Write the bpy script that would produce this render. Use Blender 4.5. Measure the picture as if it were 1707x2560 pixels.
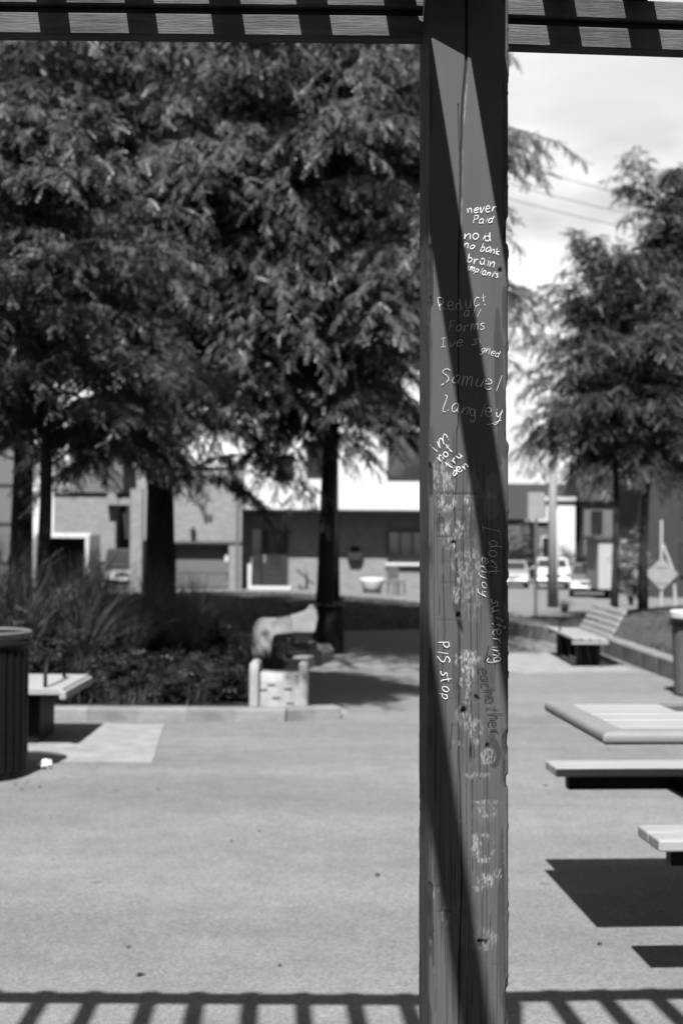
import bpy, bmesh, math, random
import numpy as np
from mathutils import Vector, Matrix, Euler

for o in list(bpy.data.objects):
    bpy.data.objects.remove(o)
random.seed(7)
rng = np.random.default_rng(7)
sc = bpy.context.scene
COL = sc.collection
R = math.radians

# ------------------------------------------------------------------ camera
EYE = Vector((0, 0, 1.40))
cam = bpy.data.cameras.new('camera')
cam.sensor_fit = 'VERTICAL'
cam.sensor_height = 36.0
cam.lens = 50.0
cam.clip_start = 0.05
cam.clip_end = 3000
cam.dof.use_dof = True
cam.dof.focus_distance = 2.46
cam.dof.aperture_fstop = 5.6
camo = bpy.data.objects.new('camera', cam)
COL.objects.link(camo)
PITCH, ROLL = math.atan(65 / 3555.6), 0.0075
camo.matrix_world = Matrix.Translation(EYE) @ Matrix.Rotation(math.pi / 2 + PITCH, 4, 'X') @ Matrix.Rotation(ROLL, 4, 'Z')
sc.camera = camo
CM = camo.matrix_world.to_3x3()

# ------------------------------------------------------------------ sky, sun, exposure
SX, SK = 0.112, 0.752               # metres right / forward that the sunlight travels per metre of fall
el = math.atan2(1.0, math.hypot(SX, SK))
world = bpy.data.worlds.new('World')
sc.world = world
world.use_nodes = True
wn, wl = world.node_tree.nodes, world.node_tree.links
wn.clear()
w_out = wn.new('ShaderNodeOutputWorld')
w_bg = wn.new('ShaderNodeBackground')
w_bg.inputs['Strength'].default_value = 0.05
sky = wn.new('ShaderNodeTexSky')
sky.sky_type = 'NISHITA'
sky.sun_disc = False
sky.sun_elevation = el
sky.sun_rotation = math.atan2(-SX, -SK)
w_bw = wn.new('ShaderNodeRGBToBW')
wl.new(sky.outputs[0], w_bw.inputs[0])
w_tc = wn.new('ShaderNodeTexCoord')
w_sep = wn.new('ShaderNodeSeparateXYZ')
wl.new(w_tc.outputs['Generated'], w_sep.inputs[0])
def wmath(op, a, b=None, c=None):
    n = wn.new('ShaderNodeMath'); n.operation = op
    for i, v in enumerate((a, b, c)):
        if v is None: continue
        if isinstance(v, (int, float)): n.inputs[i].default_value = v
        else: wl.new(v, n.inputs[i])
    return n.outputs[0]
zz = wmath('ADD', wmath('MAXIMUM', w_sep.outputs[2], 0.0), 0.16)
w_cmb = wn.new('ShaderNodeCombineXYZ')
wl.new(wmath('DIVIDE', w_sep.outputs[0], zz), w_cmb.inputs[0])
wl.new(wmath('DIVIDE', w_sep.outputs[1], zz), w_cmb.inputs[1])
w_no = wn.new('ShaderNodeTexNoise')
w_no.inputs['Scale'].default_value = 1.15
w_no.inputs['Detail'].default_value = 5.0
w_no.inputs['Roughness'].default_value = 0.5
wl.new(w_cmb.outputs[0], w_no.inputs['Vector'])
w_mr = wn.new('ShaderNodeMapRange')
w_mr.interpolation_type = 'SMOOTHSTEP'
w_mr.inputs['From Min'].default_value = 0.36
w_mr.inputs['From Max'].default_value = 0.60
wl.new(w_no.outputs['Fac'], w_mr.inputs['Value'])
CLOUD = 3.25
w_mix = wn.new('ShaderNodeMix'); w_mix.data_type = 'FLOAT'
wl.new(w_mr.outputs[0], w_mix.inputs[0])
wl.new(w_bw.outputs[0], w_mix.inputs[2])
w_n2 = wn.new('ShaderNodeTexNoise'); w_n2.inputs['Scale'].default_value = 3.0; w_n2.inputs['Detail'].default_value = 4.0; w_n2.inputs['Roughness'].default_value = .45
wl.new(w_cmb.outputs[0], w_n2.inputs['Vector'])
w_m2 = wn.new('ShaderNodeMapRange'); w_m2.inputs['From Min'].default_value = .36; w_m2.inputs['From Max'].default_value = .62
w_m2.inputs['To Min'].default_value = CLOUD * .66; w_m2.inputs['To Max'].default_value = CLOUD * 1.25
wl.new(w_n2.outputs['Fac'], w_m2.inputs['Value'])
wl.new(w_m2.outputs[0], w_mix.inputs[3])
wl.new(w_mix.outputs[0], w_bg.inputs['Color'])
wl.new(w_bg.outputs[0], w_out.inputs[0])

sun = bpy.data.lights.new('sun', 'SUN')
sun.energy = 5.0
sun.angle = R(0.53)
sun.color = (1, 1, 1)               # black and white photograph: neutral
suno = bpy.data.objects.new('sun', sun)
COL.objects.link(suno)
suno.rotation_euler = Vector((SX, SK, -1)).to_track_quat('-Z', 'Y').to_euler()
suno.location = (-2, -15, 20)

sc.view_settings.view_transform = 'Standard'
sc.view_settings.look = 'None'
sc.view_settings.gamma = 1.0
sc.view_settings.use_curve_mapping = False
sc.view_settings.exposure = 2.57
sc.render.engine = 'CYCLES'
sc.cycles.use_denoising = True
sc.cycles.max_bounces = 6
sc.cycles.diffuse_bounces = 3
sc.cycles.transparent_max_bounces = 8

# ------------------------------------------------------------------ pixel -> place (P = pixel of the 1707x2560 photograph)
def ray(px, py):
    v = Vector(((px - 853.5) / 3555.6, -(py - 1280.0) / 3555.6, -1.0))
    return CM @ v
def G(px, py, z=0.0):
    d = ray(px, py); t = (z - EYE.z) / d.z
    return EYE + d * t
def AT(px, py, y):
    d = ray(px, py)
    return EYE + d * (y / d.y)

# ------------------------------------------------------------------ materials (all greys)
MATS = {}
ALB = 0.36
def mat(name, v, var=0.25, scale=6.0, rough=0.8, bump=0.0, bscale=80.0, spec=0.3, stretch=(1, 1, 1), dirt=0.0, dscale=1.5, metal=0.0, attr=False, detail=5.0, bdist=0.01):
    if name in MATS: return MATS[name]
    v = v * ALB
    m = bpy.data.materials.new(name); m.use_nodes = True
    n, l = m.node_tree.nodes, m.node_tree.links
    p = n['Principled BSDF']
    p.inputs['Roughness'].default_value = rough
    p.inputs['Specular IOR Level'].default_value = spec * (.3 if rough > .3 else 1)
    p.inputs['Metallic'].default_value = metal
    tc = n.new('ShaderNodeTexCoord')
    mp = n.new('ShaderNodeMapping'); mp.inputs['Scale'].default_value = stretch
    l.new(tc.outputs['Object'], mp.inputs[0])
    no = n.new('ShaderNodeTexNoise'); no.inputs['Scale'].default_value = scale; no.inputs['Detail'].default_value = detail
    l.new(mp.outputs[0], no.inputs['Vector'])
    mr = n.new('ShaderNodeMapRange'); mr.inputs['From Min'].default_value = .3; mr.inputs['From Max'].default_value = .7
    mr.inputs['To Min'].default_value = v * (1 - var); mr.inputs['To Max'].default_value = v * (1 + var)
    l.new(no.outputs['Fac'], mr.inputs[0])
    out = mr.outputs[0]
    if dirt > 0:
        d = n.new('ShaderNodeTexNoise'); d.inputs['Scale'].default_value = dscale; d.inputs['Detail'].default_value = 7; d.inputs['Roughness'].default_value = .65
        l.new(tc.outputs['Object'], d.inputs['Vector'])
        dr = n.new('ShaderNodeMapRange'); dr.inputs['From Min'].default_value = .35; dr.inputs['From Max'].default_value = .6
        dr.inputs['To Min'].default_value = 1 - dirt; dr.inputs['To Max'].default_value = 1
        l.new(d.outputs['Fac'], dr.inputs[0])
        mm = n.new('ShaderNodeMath'); mm.operation = 'MULTIPLY'
        l.new(out, mm.inputs[0]); l.new(dr.outputs[0], mm.inputs[1]); out = mm.outputs[0]
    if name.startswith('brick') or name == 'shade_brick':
        sp_ = n.new('ShaderNodeSeparateXYZ'); l.new(tc.outputs['Object'], sp_.inputs[0])
        ad = n.new('ShaderNodeMath'); ad.operation = 'ADD'; l.new(sp_.outputs[0], ad.inputs[0]); l.new(sp_.outputs[1], ad.inputs[1])
        cb_ = n.new('ShaderNodeCombineXYZ'); l.new(ad.outputs[0], cb_.inputs[0]); l.new(sp_.outputs[2], cb_.inputs[1])
        bt = n.new('ShaderNodeTexBrick'); bt.inputs['Scale'].default_value = 1.0
        bt.inputs['Brick Width'].default_value = .23; bt.inputs['Row Height'].default_value = .076; bt.inputs['Mortar Size'].default_value = .008
        bt.inputs['Color1'].default_value = (1.12, 1.12, 1.12, 1); bt.inputs['Color2'].default_value = (.82, .82, .82, 1); bt.inputs['Mortar'].default_value = (1.2, 1.2, 1.2, 1)
        l.new(cb_.outputs[0], bt.inputs['Vector'])
        bb = n.new('ShaderNodeRGBToBW'); l.new(bt.outputs['Color'], bb.inputs[0])
        mq = n.new('ShaderNodeMath'); mq.operation = 'MULTIPLY'; l.new(out, mq.inputs[0]); l.new(bb.outputs[0], mq.inputs[1]); out = mq.outputs[0]
    l.new(out, p.inputs['Base Color'])
    if bump > 0:
        b = n.new('ShaderNodeTexNoise'); b.inputs['Scale'].default_value = bscale; b.inputs['Detail'].default_value = 4
        l.new(mp.outputs[0], b.inputs['Vector'])
        bp = n.new('ShaderNodeBump'); bp.inputs['Strength'].default_value = bump; bp.inputs['Distance'].default_value = bdist
        l.new(b.outputs['Fac'], bp.inputs['Height']); l.new(bp.outputs[0], p.inputs['Normal'])
    MATS[name] = m
    return m

def leaf_mat(name, v, trans=0.14, rough=0.55):
    v = v * ALB
    m = bpy.data.materials.new(name); m.use_nodes = True
    n, l = m.node_tree.nodes, m.node_tree.links
    p = n['Principled BSDF']; out = n['Material Output']
    p.inputs['Roughness'].default_value = rough
    p.inputs['Specular IOR Level'].default_value = 0.12
    tc = n.new('ShaderNodeTexCoord')
    no = n.new('ShaderNodeTexNoise'); no.inputs['Scale'].default_value = 2.2; no.inputs['Detail'].default_value = 6
    l.new(tc.outputs['Object'], no.inputs['Vector'])
    mr = n.new('ShaderNodeMapRange'); mr.inputs['From Min'].default_value = .3; mr.inputs['From Max'].default_value = .7
    mr.inputs['To Min'].default_value = v * .6; mr.inputs['To Max'].default_value = v * 1.4
    l.new(no.outputs['Fac'], mr.inputs[0]); l.new(mr.outputs[0], p.inputs['Base Color'])
    tr = n.new('ShaderNodeBsdfTranslucent'); l.new(mr.outputs[0], tr.inputs['Color'])
    mx = n.new('ShaderNodeMixShader'); mx.inputs[0].default_value = trans
    l.new(p.outputs[0], mx.inputs[1]); l.new(tr.outputs[0], mx.inputs[2]); l.new(mx.outputs[0], out.inputs[0])
    MATS[name] = m
    return m

def ground_mat():
    m = bpy.data.materials.new('plaza_asphalt'); m.use_nodes = True
    n, l = m.node_tree.nodes, m.node_tree.links
    p = n['Principled BSDF']; p.inputs['Roughness'].default_value = .9; p.inputs['Specular IOR Level'].default_value = .05
    tc = n.new('ShaderNodeTexCoord')
    def noise(sc_, det, rough=.6, vec=None):
        a = n.new('ShaderNodeTexNoise'); a.inputs['Scale'].default_value = sc_; a.inputs['Detail'].default_value = det; a.inputs['Roughness'].default_value = rough
        l.new(vec if vec else tc.outputs['Object'], a.inputs['Vector']); return a.outputs['Fac']
    def rng_(x, a, b, c, d):
        r = n.new('ShaderNodeMapRange'); r.inputs[1].default_value = a; r.inputs[2].default_value = b; r.inputs[3].default_value = c; r.inputs[4].default_value = d
        l.new(x, r.inputs[0]); return r.outputs[0]
    def mul(a, b):
        k = n.new('ShaderNodeMath'); k.operation = 'MULTIPLY'; l.new(a, k.inputs[0]); l.new(b, k.inputs[1]); return k.outputs[0]
    vo = n.new('ShaderNodeTexVoronoi'); vo.inputs['Scale'].default_value = 95; l.new(tc.outputs['Object'], vo.inputs['Vector'])
    bw = n.new('ShaderNodeRGBToBW'); l.new(vo.outputs['Color'], bw.inputs[0])
    speck = rng_(bw.outputs[0], 0.1, .9, .80, 1.20)
    fine = rng_(noise(160, 3), .3, .7, .8, 1.2)
    mid = rng_(noise(5, 6), .3, .7, .90, 1.10)
    mp = n.new('ShaderNodeMapping'); mp.inputs['Scale'].default_value = (.25, 1.0, 1); l.new(tc.outputs['Object'], mp.inputs[0])
    streak = rng_(noise(1.1, 5, .55, mp.outputs[0]), .36, .68, .91, 1.17)
    big = rng_(noise(.35, 4), .3, .7, .94, 1.06)
    base = n.new('ShaderNodeValue'); base.outputs[0].default_value = 0.144 * ALB
    c = mul(mul(mul(mul(mul(base.outputs[0], speck), fine), mid), streak), big)
    # sparse dark spots: gum and oil
    v2 = n.new('ShaderNodeTexVoronoi'); v2.inputs['Scale'].default_value = 1.6; l.new(tc.outputs['Object'], v2.inputs['Vector'])
    c = mul(c, rng_(v2.outputs['Distance'], 0.02, 0.05, .7, 1.0))
    l.new(c, p.inputs['Base Color'])
    bp = n.new('ShaderNodeBump'); bp.inputs['Strength'].default_value = .5; bp.inputs['Distance'].default_value = .004
    l.new(bw.outputs[0], bp.inputs['Height']); l.new(bp.outputs[0], p.inputs['Normal'])
    MATS['plaza_asphalt'] = m
    return m

mat('concrete', .24, .12, 5, .9, .3, 60, dirt=.25, dscale=2.5)
mat('kerb_concrete', .19, .15, 8, .9, .4, 50, dirt=.35, dscale=3)
mat('pale_concrete', .23, .12, 9, .85, .3, 50, dirt=.22, dscale=5)
mat('notch_shade', .06, .2, 9, .9)
mat('white_concrete', .29, .10, 9, .85, .3, 50, dirt=.25, dscale=6)
mat('aged_concrete', .27, .2, 7, .9, .4, 45, dirt=.5, dscale=4)
mat('raw_timber', .088, .30, 7, .8, .55, 40, stretch=(.8, 11, 11), spec=.2, bdist=.004, dirt=.45, dscale=6)
mat('rafter_timber', .05, .3, 9, .8, .5, 40, stretch=(14, .6, 14), spec=.2, bdist=.004)
mat('end_grain', .115, .4, 60, .85, .8, 90, stretch=(1, 1, 1), spec=.2, bdist=.004)
mat('table_plank', .25, .14, 6, .5, .25, 30, stretch=(.8, 16, 16), spec=.35, bdist=.003)
mat('table_rim', .17, .08, 6, .55, .1, 80, spec=.35)
mat('inset_wood', .05, .25, 30, .5)
mat('bench_plank', .25, .16, 6, .6, .25, 30, stretch=(.8, 14, 14), spec=.3, bdist=.003)
mat('slat_wood', .24, .18, 6, .7, .3, 30, stretch=(14, .8, 14), spec=.3)
mat('black_steel', .007, .2, 20, .45, .1, 150, spec=.2)
mat('black_plastic', .008, .2, 20, .4, .1, 150, spec=.4)
mat('bolt_steel', .5, .1, 20, .3, metal=.8)
mat('bin_grey', .11, .12, 9, .6, .1, 50)
mat('white_plastic', .5, .08, 9, .5)
mat('bark', .022, .5, 14, .95, .9, 24, stretch=(1, 1, .25), bdist=.03)
mat('bark_thin', .03, .5, 18, .95, .7, 30, stretch=(1, 1, .3), bdist=.02)
mat('brick_pale', .185, .08, 30, .9, .2, 60, dirt=.08)
mat('brick_dark', .10, .12, 30, .9, .2, 60, dirt=.1)
mat('shade_brick', .035, .12, 30, .9)  # tree shade over the house is put into this dark brick
mat('pale_wall', .30, .06, 6, .8)
mat('white_wall', .50, .05, 6, .8, .1, 50)
mat('grey_siding', .11, .1, 12, .8, .2, 40, stretch=(1, 1, 6))
mat('roof_dark', .03, .25, 14, .9, .4, 30)
mat('roof_grey', .06, .2, 14, .9, .4, 30)
mat('trim_white', .45, .05, 9, .6)
mat('door_dark', .018, .15, 9, .5, spec=.5)
mat('garage_grey', .10, .08, 12, .6)
mat('car_white', .45, .04, 3, .25, spec=.6)
mat('car_grey', .11, .06, 3, .3, spec=.6)
mat('car_silver', .20, .06, 3, .3, spec=.6)
mat('car_silver_dark', .09, .06, 3, .3, spec=.6)
mat('car_black', .02, .1, 3, .3, spec=.6)
mat('tyre', .012, .2, 20, .9)
mat('chrome', .6, .05, 9, .15, metal=1.0)
mat('lamp_glass', .5, .05, 9, .1, spec=.8)
mat('pole_steel', .26, .1, 6, .6, .1, 60, stretch=(4, 4, .6))
mat('pole_pale', .34, .08, 6, .6)
mat('post_thin', .09, .15, 9, .7)
mat('sign_back', .22, .08, 6, .5, spec=.4)
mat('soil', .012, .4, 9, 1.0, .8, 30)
mat('lawn_soil', .05, .3, 9, 1.0, .6, 30)
mat('tower_wall', .42, .04, 9, .9)
mat('tower_pane', .25, .1, 9, .5)
mat('cable', .06, .1, 9, .7)
mat('paper', .7, .05, 30, .8)
mat('dead_leaf', .03, .3, 30, .9)
mat('marker_white', .62, .12, 120, .7, spec=.2)
mat('marker_thin', .50, .2, 120, .7, spec=.2)
mat('marker_dark', .018, .2, 120, .7, spec=.2)
leaf_mat('locust_leaf', .067, .06, .42)
leaf_mat('locust_leaf_far', .032, .06, .45)
leaf_mat('shrub_leaf', .015, .12)  # missing tree shade over the bed is put into this dark leaf
leaf_mat('tall_leaf', .045, .12)  # sun on the taller plants is put into a lighter leaf
leaf_mat('straw_blade', .12, .2, .7)
leaf_mat('grass_blade', .058, .25, .7)
leaf_mat('dappled_leaf', .28, .2, .6)  # pale colour stands in for dappled sun
ground_mat()
def glass_mat():
    m = mat('window_glass', .02, .2, 1.5, .08, spec=.8); return m
glass_mat()

# ------------------------------------------------------------------ mesh helpers
def frame(center=(0, 0, 0), rz=0.0, rx=0.0, ry=0.0):
    return Matrix.Translation(center) @ Euler((rx, ry, rz)).to_matrix().to_4x4()
def add_box(bm, c, s, bev=0.0, seg=1, rz=0, rx=0, ry=0):
    r = bmesh.ops.create_cube(bm, size=1.0)
    vs = r['verts']
    M = frame(c, rz, rx, ry) @ Matrix.Diagonal((s[0], s[1], s[2], 1))
    bmesh.ops.transform(bm, matrix=M, verts=vs)
    if bev > 0:
        es = list({e for v in vs for e in v.link_edges})
        bmesh.ops.bevel(bm, geom=es, offset=bev, segments=seg, affect='EDGES', profile=.5)
def add_tube(bm, pts, rad, n=8, cap=True):
    pts = [Vector(p) for p in pts]
    if not hasattr(rad, '__len__'): rad = [rad] * len(pts)
    rings = []
    prev = None
    for i, p in enumerate(pts):
        t = (pts[min(i + 1, len(pts) - 1)] - pts[max(i - 1, 0)]).normalized()
        if prev is None:
            a = Vector((1, 0, 0)) if abs(t.x) < .8 else Vector((0, 1, 0))
            u = t.cross(a).normalized()
        else:
            u = (prev - t * prev.dot(t)).normalized()
        prev = u
        w = t.cross(u)
        rings.append([bm.verts.new(p + (u * math.cos(2 * math.pi * k / n) + w * math.sin(2 * math.pi * k / n)) * rad[i]) for k in range(n)])
    for a, b in zip(rings, rings[1:]):
        for k in range(n):
            bm.faces.new((a[k], a[(k + 1) % n], b[(k + 1) % n], b[k]))
    if cap:
        bm.faces.new(rings[0][::-1]); bm.faces.new(rings[-1])
def add_lathe(bm, prof, n=24, c=(0, 0, 0)):
    c = Vector(c)
    rings = [[bm.verts.new(c + Vector((r * math.cos(2 * math.pi * k / n), r * math.sin(2 * math.pi * k / n), z))) for k in range(n)] for r, z in prof]
    for a, b in zip(rings, rings[1:]):
        for k in range(n):
            bm.faces.new((a[k], a[(k + 1) % n], b[(k + 1) % n], b[k]))
def add_prism(bm, poly, axis, a, b):
    """poly in the plane across axis ('x': (y,z), 'y': (x,z), 'z': (x,y)), from a to b along it"""
    def P(p, t):
        if axis == 'x': return Vector((t, p[0], p[1]))
        if axis == 'y': return Vector((p[0], t, p[1]))
        return Vector((p[0], p[1], t))
    A = [bm.verts.new(P(p, a)) for p in poly]
    B = [bm.verts.new(P(p, b)) for p in poly]
    n = len(poly)
    for i in range(n):
        bm.faces.new((A[i], A[(i + 1) % n], B[(i + 1) % n], B[i]))
    bm.faces.new(A[::-1]); bm.faces.new(B)
def add_quad(bm, a, b, c, d):
    bm.faces.new([bm.verts.new(Vector(p)) for p in (a, b, c, d)])
def obj(name, bm, m, parent=None, loc=None, smooth=False, label=None):
    bmesh.ops.recalc_face_normals(bm, faces=bm.faces)
    me = bpy.data.meshes.new(name)
    bm.to_mesh(me); bm.free()
    me.materials.append(MATS[m] if isinstance(m, str) else m)
    if smooth:
        me.polygons.foreach_set('use_smooth', [True] * len(me.polygons))
    o = bpy.data.objects.new(name, me); COL.objects.link(o)
    if parent is not None: o.parent = parent
    if loc is not None: o.location = loc
    if label: o['label'] = label
    return o
def inst(src, parent=None, loc=(0, 0, 0), rz=0.0, rot=None):
    o = src.copy(); COL.objects.link(o)
    if parent is not None: o.parent = parent
    o.location = loc
    o.rotation_euler = rot if rot else (0, 0, rz)
    return o
def B(): return bmesh.new()
def box(name, c, s, m, parent=None, bev=0.0, seg=1, rz=0, rx=0, ry=0, label=None):
    bm = B(); add_box(bm, (0, 0, 0), s, bev, seg)
    o = obj(name, bm, m, parent, label=label)
    o.location = c; o.rotation_euler = (rx, ry, rz)
    return o
def tag(o, label, cat, group=None, kind=None):
    o['label'] = label; o['category'] = cat
    if group: o['group'] = group
    if kind: o['kind'] = kind
    return o
def thing(name, label, cat, loc=(0, 0, 0), rz=0.0, group=None):
    o = bpy.data.objects.new(name, None); COL.objects.link(o)
    o.empty_display_size = .2
    o.location = loc; o.rotation_euler = (0, 0, rz)
    return tag(o, label, cat, group)
def struct(o):
    o['kind'] = 'structure'; return o
def copy_tree(o, parent=None):
    c = o.copy(); COL.objects.link(c)
    if parent is not None: c.parent = parent
    for ch in list(o.children): copy_tree(ch, c)
    return c
def np_mesh(name, co, quads, m, parent=None, loc=None, smooth=False):
    me = bpy.data.meshes.new(name)
    nv, nf = len(co), len(quads)
    k = quads.shape[1]
    me.vertices.add(nv); me.vertices.foreach_set('co', np.ascontiguousarray(co, np.float32).ravel())
    me.loops.add(nf * k); me.loops.foreach_set('vertex_index', np.ascontiguousarray(quads, np.int32).ravel())
    me.polygons.add(nf); me.polygons.foreach_set('loop_start', np.arange(nf, dtype=np.int32) * k)
    if smooth: me.polygons.foreach_set('use_smooth', np.ones(nf, bool))
    me.update(calc_edges=True)
    me.materials.append(MATS[m] if isinstance(m, str) else m)
    o = bpy.data.objects.new(name, me); COL.objects.link(o)
    if parent is not None: o.parent = parent
    if loc is not None: o.location = loc
    return o

# ------------------------------------------------------------------ ground
def smooth01(t): 
    t = min(1, max(0, t)); return t * t * (3 - 2 * t)
def ground_z(x, y):
    if y <= 25: return 0.0
    s = .018 + .017 * smooth01((x + 1) / 9)
    return -(min(y, 55) - 25) * s - max(0, min(y, 140) - 55) * .008
xs = sorted(set([-900, -300, -120, -60] + [v for v in np.linspace(-34, 46, 33)] + [80, 160, 400, 900]))
ys = [-60, -20, -5, 0, 5, 10, 15, 20, 25, 27, 30, 34, 38, 42, 46, 50, 55, 60, 65, 70, 80, 90, 100, 115, 130, 200, 400, 900, 1600]
bm = B()
gv = [[bm.verts.new((x, y, ground_z(x, y))) for x in xs] for y in ys]
for j in range(len(ys) - 1):
    for i in range(len(xs) - 1):
        bm.faces.new((gv[j][i], gv[j][i + 1], gv[j + 1][i + 1], gv[j + 1][i]))
struct(obj('plaza_ground', bm, 'plaza_asphalt', smooth=True))

# concrete pad under the left bench
def slab(name, pts, z0, z1, m):
    bm = B(); add_prism(bm, [(p[0], p[1]) for p in pts], 'z', z0, z1)
    return struct(obj(name, bm, m))
a, b_ = G(381, 1907), G(411, 1812)
slab('concrete_pad', [(-4.2, a.y + .03), (a.x, a.y), (b_.x, b_.y), (-4.2, b_.y)], -.05, .006, 'pale_concrete')
# pad by the right bench
slab('concrete_pad', [(1.2, 17.4), (2.95, 17.55), (3.2, 15.2), (1.92, 14.85), (1.5, 15.4)], -.05, .006, 'pale_concrete')

# ------------------------------------------------------------------ kerbs and beds
def kerb(name, line, w, z0, z1, m, joint=.9):
    """a concrete edging cast in lengths, each a stone of its own"""
    pts = [Vector((p[0], p[1], 0)) for p in line]
    segs = []
    for p, q in zip(pts, pts[1:]):
        L = (q - p).length; n = max(1, round(L / joint))
        for k in range(n):
            segs.append((p.lerp(q, k / n), p.lerp(q, (k + 1) / n)))
    root = bpy.data.objects.new(name, None); COL.objects.link(root); struct(root)
    for p, q in segs:
        L = (q - p).length
        ang = math.atan2(q.y - p.y, q.x - p.x)
        h = z1 - z0 + random.uniform(-.004, .004)
        o = box('kerb_stone', ((p + q) / 2) + Vector((0, 0, z0 + h / 2)), (L - .008 + w * .12, w + random.uniform(-.004, .004), h), m, root, bev=.018, seg=2)
        o.rotation_euler = (0, 0, ang + random.uniform(-.004, .004))
    return root
kerb('bed_kerb', [(-5.4, 10.98), (-1.9, 10.86), (-.42, 10.92), (-.02, 11.08)], .17, -.1, .10, 'kerb_concrete')
kerb('bed_kerb', [(-.36, 11.35), (-.5, 13.2), (-.42, 15.2), (-.16, 16.3), (-.22, 17.3), (-.7, 18.0), (-1.9, 18.3), (-4.5, 18.6)], .17, -.1, .135, 'kerb_concrete')
kerb('lawn_kerb', [(2.25, 22.4), (2.6, 20.6), (3.1, 19.0), (3.33, 17.5), (3.38, 15.6), (3.42, 14.2), (3.85, 13.2), (5.2, 11.9)], .2, -.1, .2, 'kerb_concrete')
# bed soil (a low mound) and the shaded grass mound behind it
def mound(name, cx, cy, rx, ry, h, m, base=0.0, n=36, pw=1.0, seed=0):
    bm = B()
    r_ = random.Random(seed)
    rings = []
    for k in range(9):
        f = k / 8
        ring = []
        for i in range(n):
            a = 2 * math.pi * i / n
            x, y = cx + rx * f * math.cos(a), cy + ry * f * math.sin(a)
            z = base + h * (1 - f ** 2) ** pw + (r_.uniform(-.02, .02) if f < 1 else -.03) + ground_z(x, y)
            ring.append(bm.verts.new((x, y, z)))
        rings.append(ring)
    for a, b in zip(rings[1:], rings[2:]):
        for i in range(n):
            bm.faces.new((a[i], a[(i + 1) % n], b[(i + 1) % n], b[i]))
    bm.faces.new(rings[1])
    return struct(obj(name, bm, m, smooth=True))
bm = B()
bed = [(-5.5, 11.05), (-1.9, 10.93), (-.44, 11.0), (-.43, 11.4), (-.58, 13.2), (-.5, 15.2), (-.24, 16.3), (-.3, 17.3), (-.75, 17.92), (-1.9, 18.2), (-5.5, 18.6)]
add_prism(bm, bed, 'z', -.1, .09)
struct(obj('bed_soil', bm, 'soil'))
mound('grass_mound', -2.2, 25.5, 5.6, 4.6, .40, 'lawn_soil', seed=3)
mound('lawn_mound', 6.6, 20.5, 3.9, 6.2, .42, 'lawn_soil', seed=4)
# flat lawn behind the right kerb
bm = B()
lawn = [(2.35, 22.4), (2.7, 20.6), (3.2, 19.05), (3.43, 17.5), (3.48, 15.6), (3.52, 14.25), (3.92, 13.28), (5.3, 12.0), (10, 12), (10, 24), (2.4, 24)]
add_prism(bm, lawn, 'z', -.1, .10)
struct(obj('lawn', bm, 'lawn_soil'))

# ------------------------------------------------------------------ pergola
YAW = 0.07
def zrot(x, y, ang, c=(0, 0)):
    ca, sa = math.cos(ang), math.sin(ang)
    return c[0] + ca * x - sa * y, c[1] + sa * x + ca * y
PW = .140
PX0, PY0 = .152, 2.47               # front left corner of the post
LEAN = -.0055
ZTOP = 2.40
pergola = thing('pergola', 'dark timber pergola overhead with slatted rafters and a double beam', 'pergola', (0, 2.55, 0))
pg = Vector((0, 2.55, 0))
def padd(name, bm, m, label=None, smooth=False):
    o = obj(name, bm, m, pergola, label=label, smooth=smooth)
    o.location = -pg
    return o
def beam_strip(p, q, z0, z1, depth, m, name='beam_strip'):
    """p, q = front line ends (x, y); the strip goes back from it by depth"""
    bm = B()
    L = math.hypot(q[0] - p[0], q[1] - p[1]); ang = math.atan2(q[1] - p[1], q[0] - p[0])
    n = 14
    add_box(bm, (0, 0, 0), (L, depth, z1 - z0), .003, 1)
    o = obj(name, bm, m, pergola)
    cx, cy = zrot(L / 2, depth / 2, ang, p)
    o.location = Vector((cx, cy, (z0 + z1) / 2)) - pg
    o.rotation_euler = (0, 0, ang)
    return o
LA, RA = .006, .0757
lp, lq = (-3.2, 2.558 + .006 * -3.4), (.205, 2.556)
rp, rq = (.231, 2.588), (3.4, 2.588 + .0757 * 3.17)
for (p, q) in ((lp, lq), (rp, rq)):
    beam_strip(p, q, 2.306, 2.346, .038, 'raw_timber')
    beam_strip(p, q, 2.361, 2.399, .038, 'raw_timber')
    p2 = (p[0], p[1] + .012); q2 = (q[0], q[1] + .012)
    beam_strip(p2, q2, 2.3465, 2.3605, .02, 'black_steel', 'spacer')  # groove shade put into the near-black spacer
# rafters
RX = [-2.42, -2.26, -2.10, -1.94, -1.78, -1.63, -1.48, -1.325, -1.165, -1.015, -.845, -.70, -.539, -.381, -.227, -.070, .089, .212, .385, .535, .695, .85, 1.0, 1.16, 1.31, 1.47, 1.63, 1.78, 1.94, 2.1, 2.26, 2.42]
RLEN = 4.3
bm = B(); add_box(bm, (0, 0, 0), (.050, RLEN, .045), .003, 1)
raf = obj('rafter', bm, 'rafter_timber', pergola)
first = True
for x in RX:
    t = .07 + .05 * x
    yb = (2.556 if x < .22 else 2.588 + .0757 * (x - .231)) + .014
    o = raf if first else inst(raf, pergola)
    first = False
    dx, dy = -t, 1.0
    L = math.hypot(dx, dy)
    cx, cy = x - dx / L * RLEN / 2, yb - dy / L * RLEN / 2
    o.location = Vector((cx, cy, ZTOP + .0225)) - pg
    o.rotation_euler = (0, 0, math.atan(t))
    o.scale = (random.uniform(.94, 1.12), 1, 1)
# board out of view, added for its slanted shadow across the post top
hb = box('shadow_board', Vector((.185, 2.421, 2.405)) - pg, (.17, .036, .12), 'raw_timber', pergola, bev=.003, rz=-.33)
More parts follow.
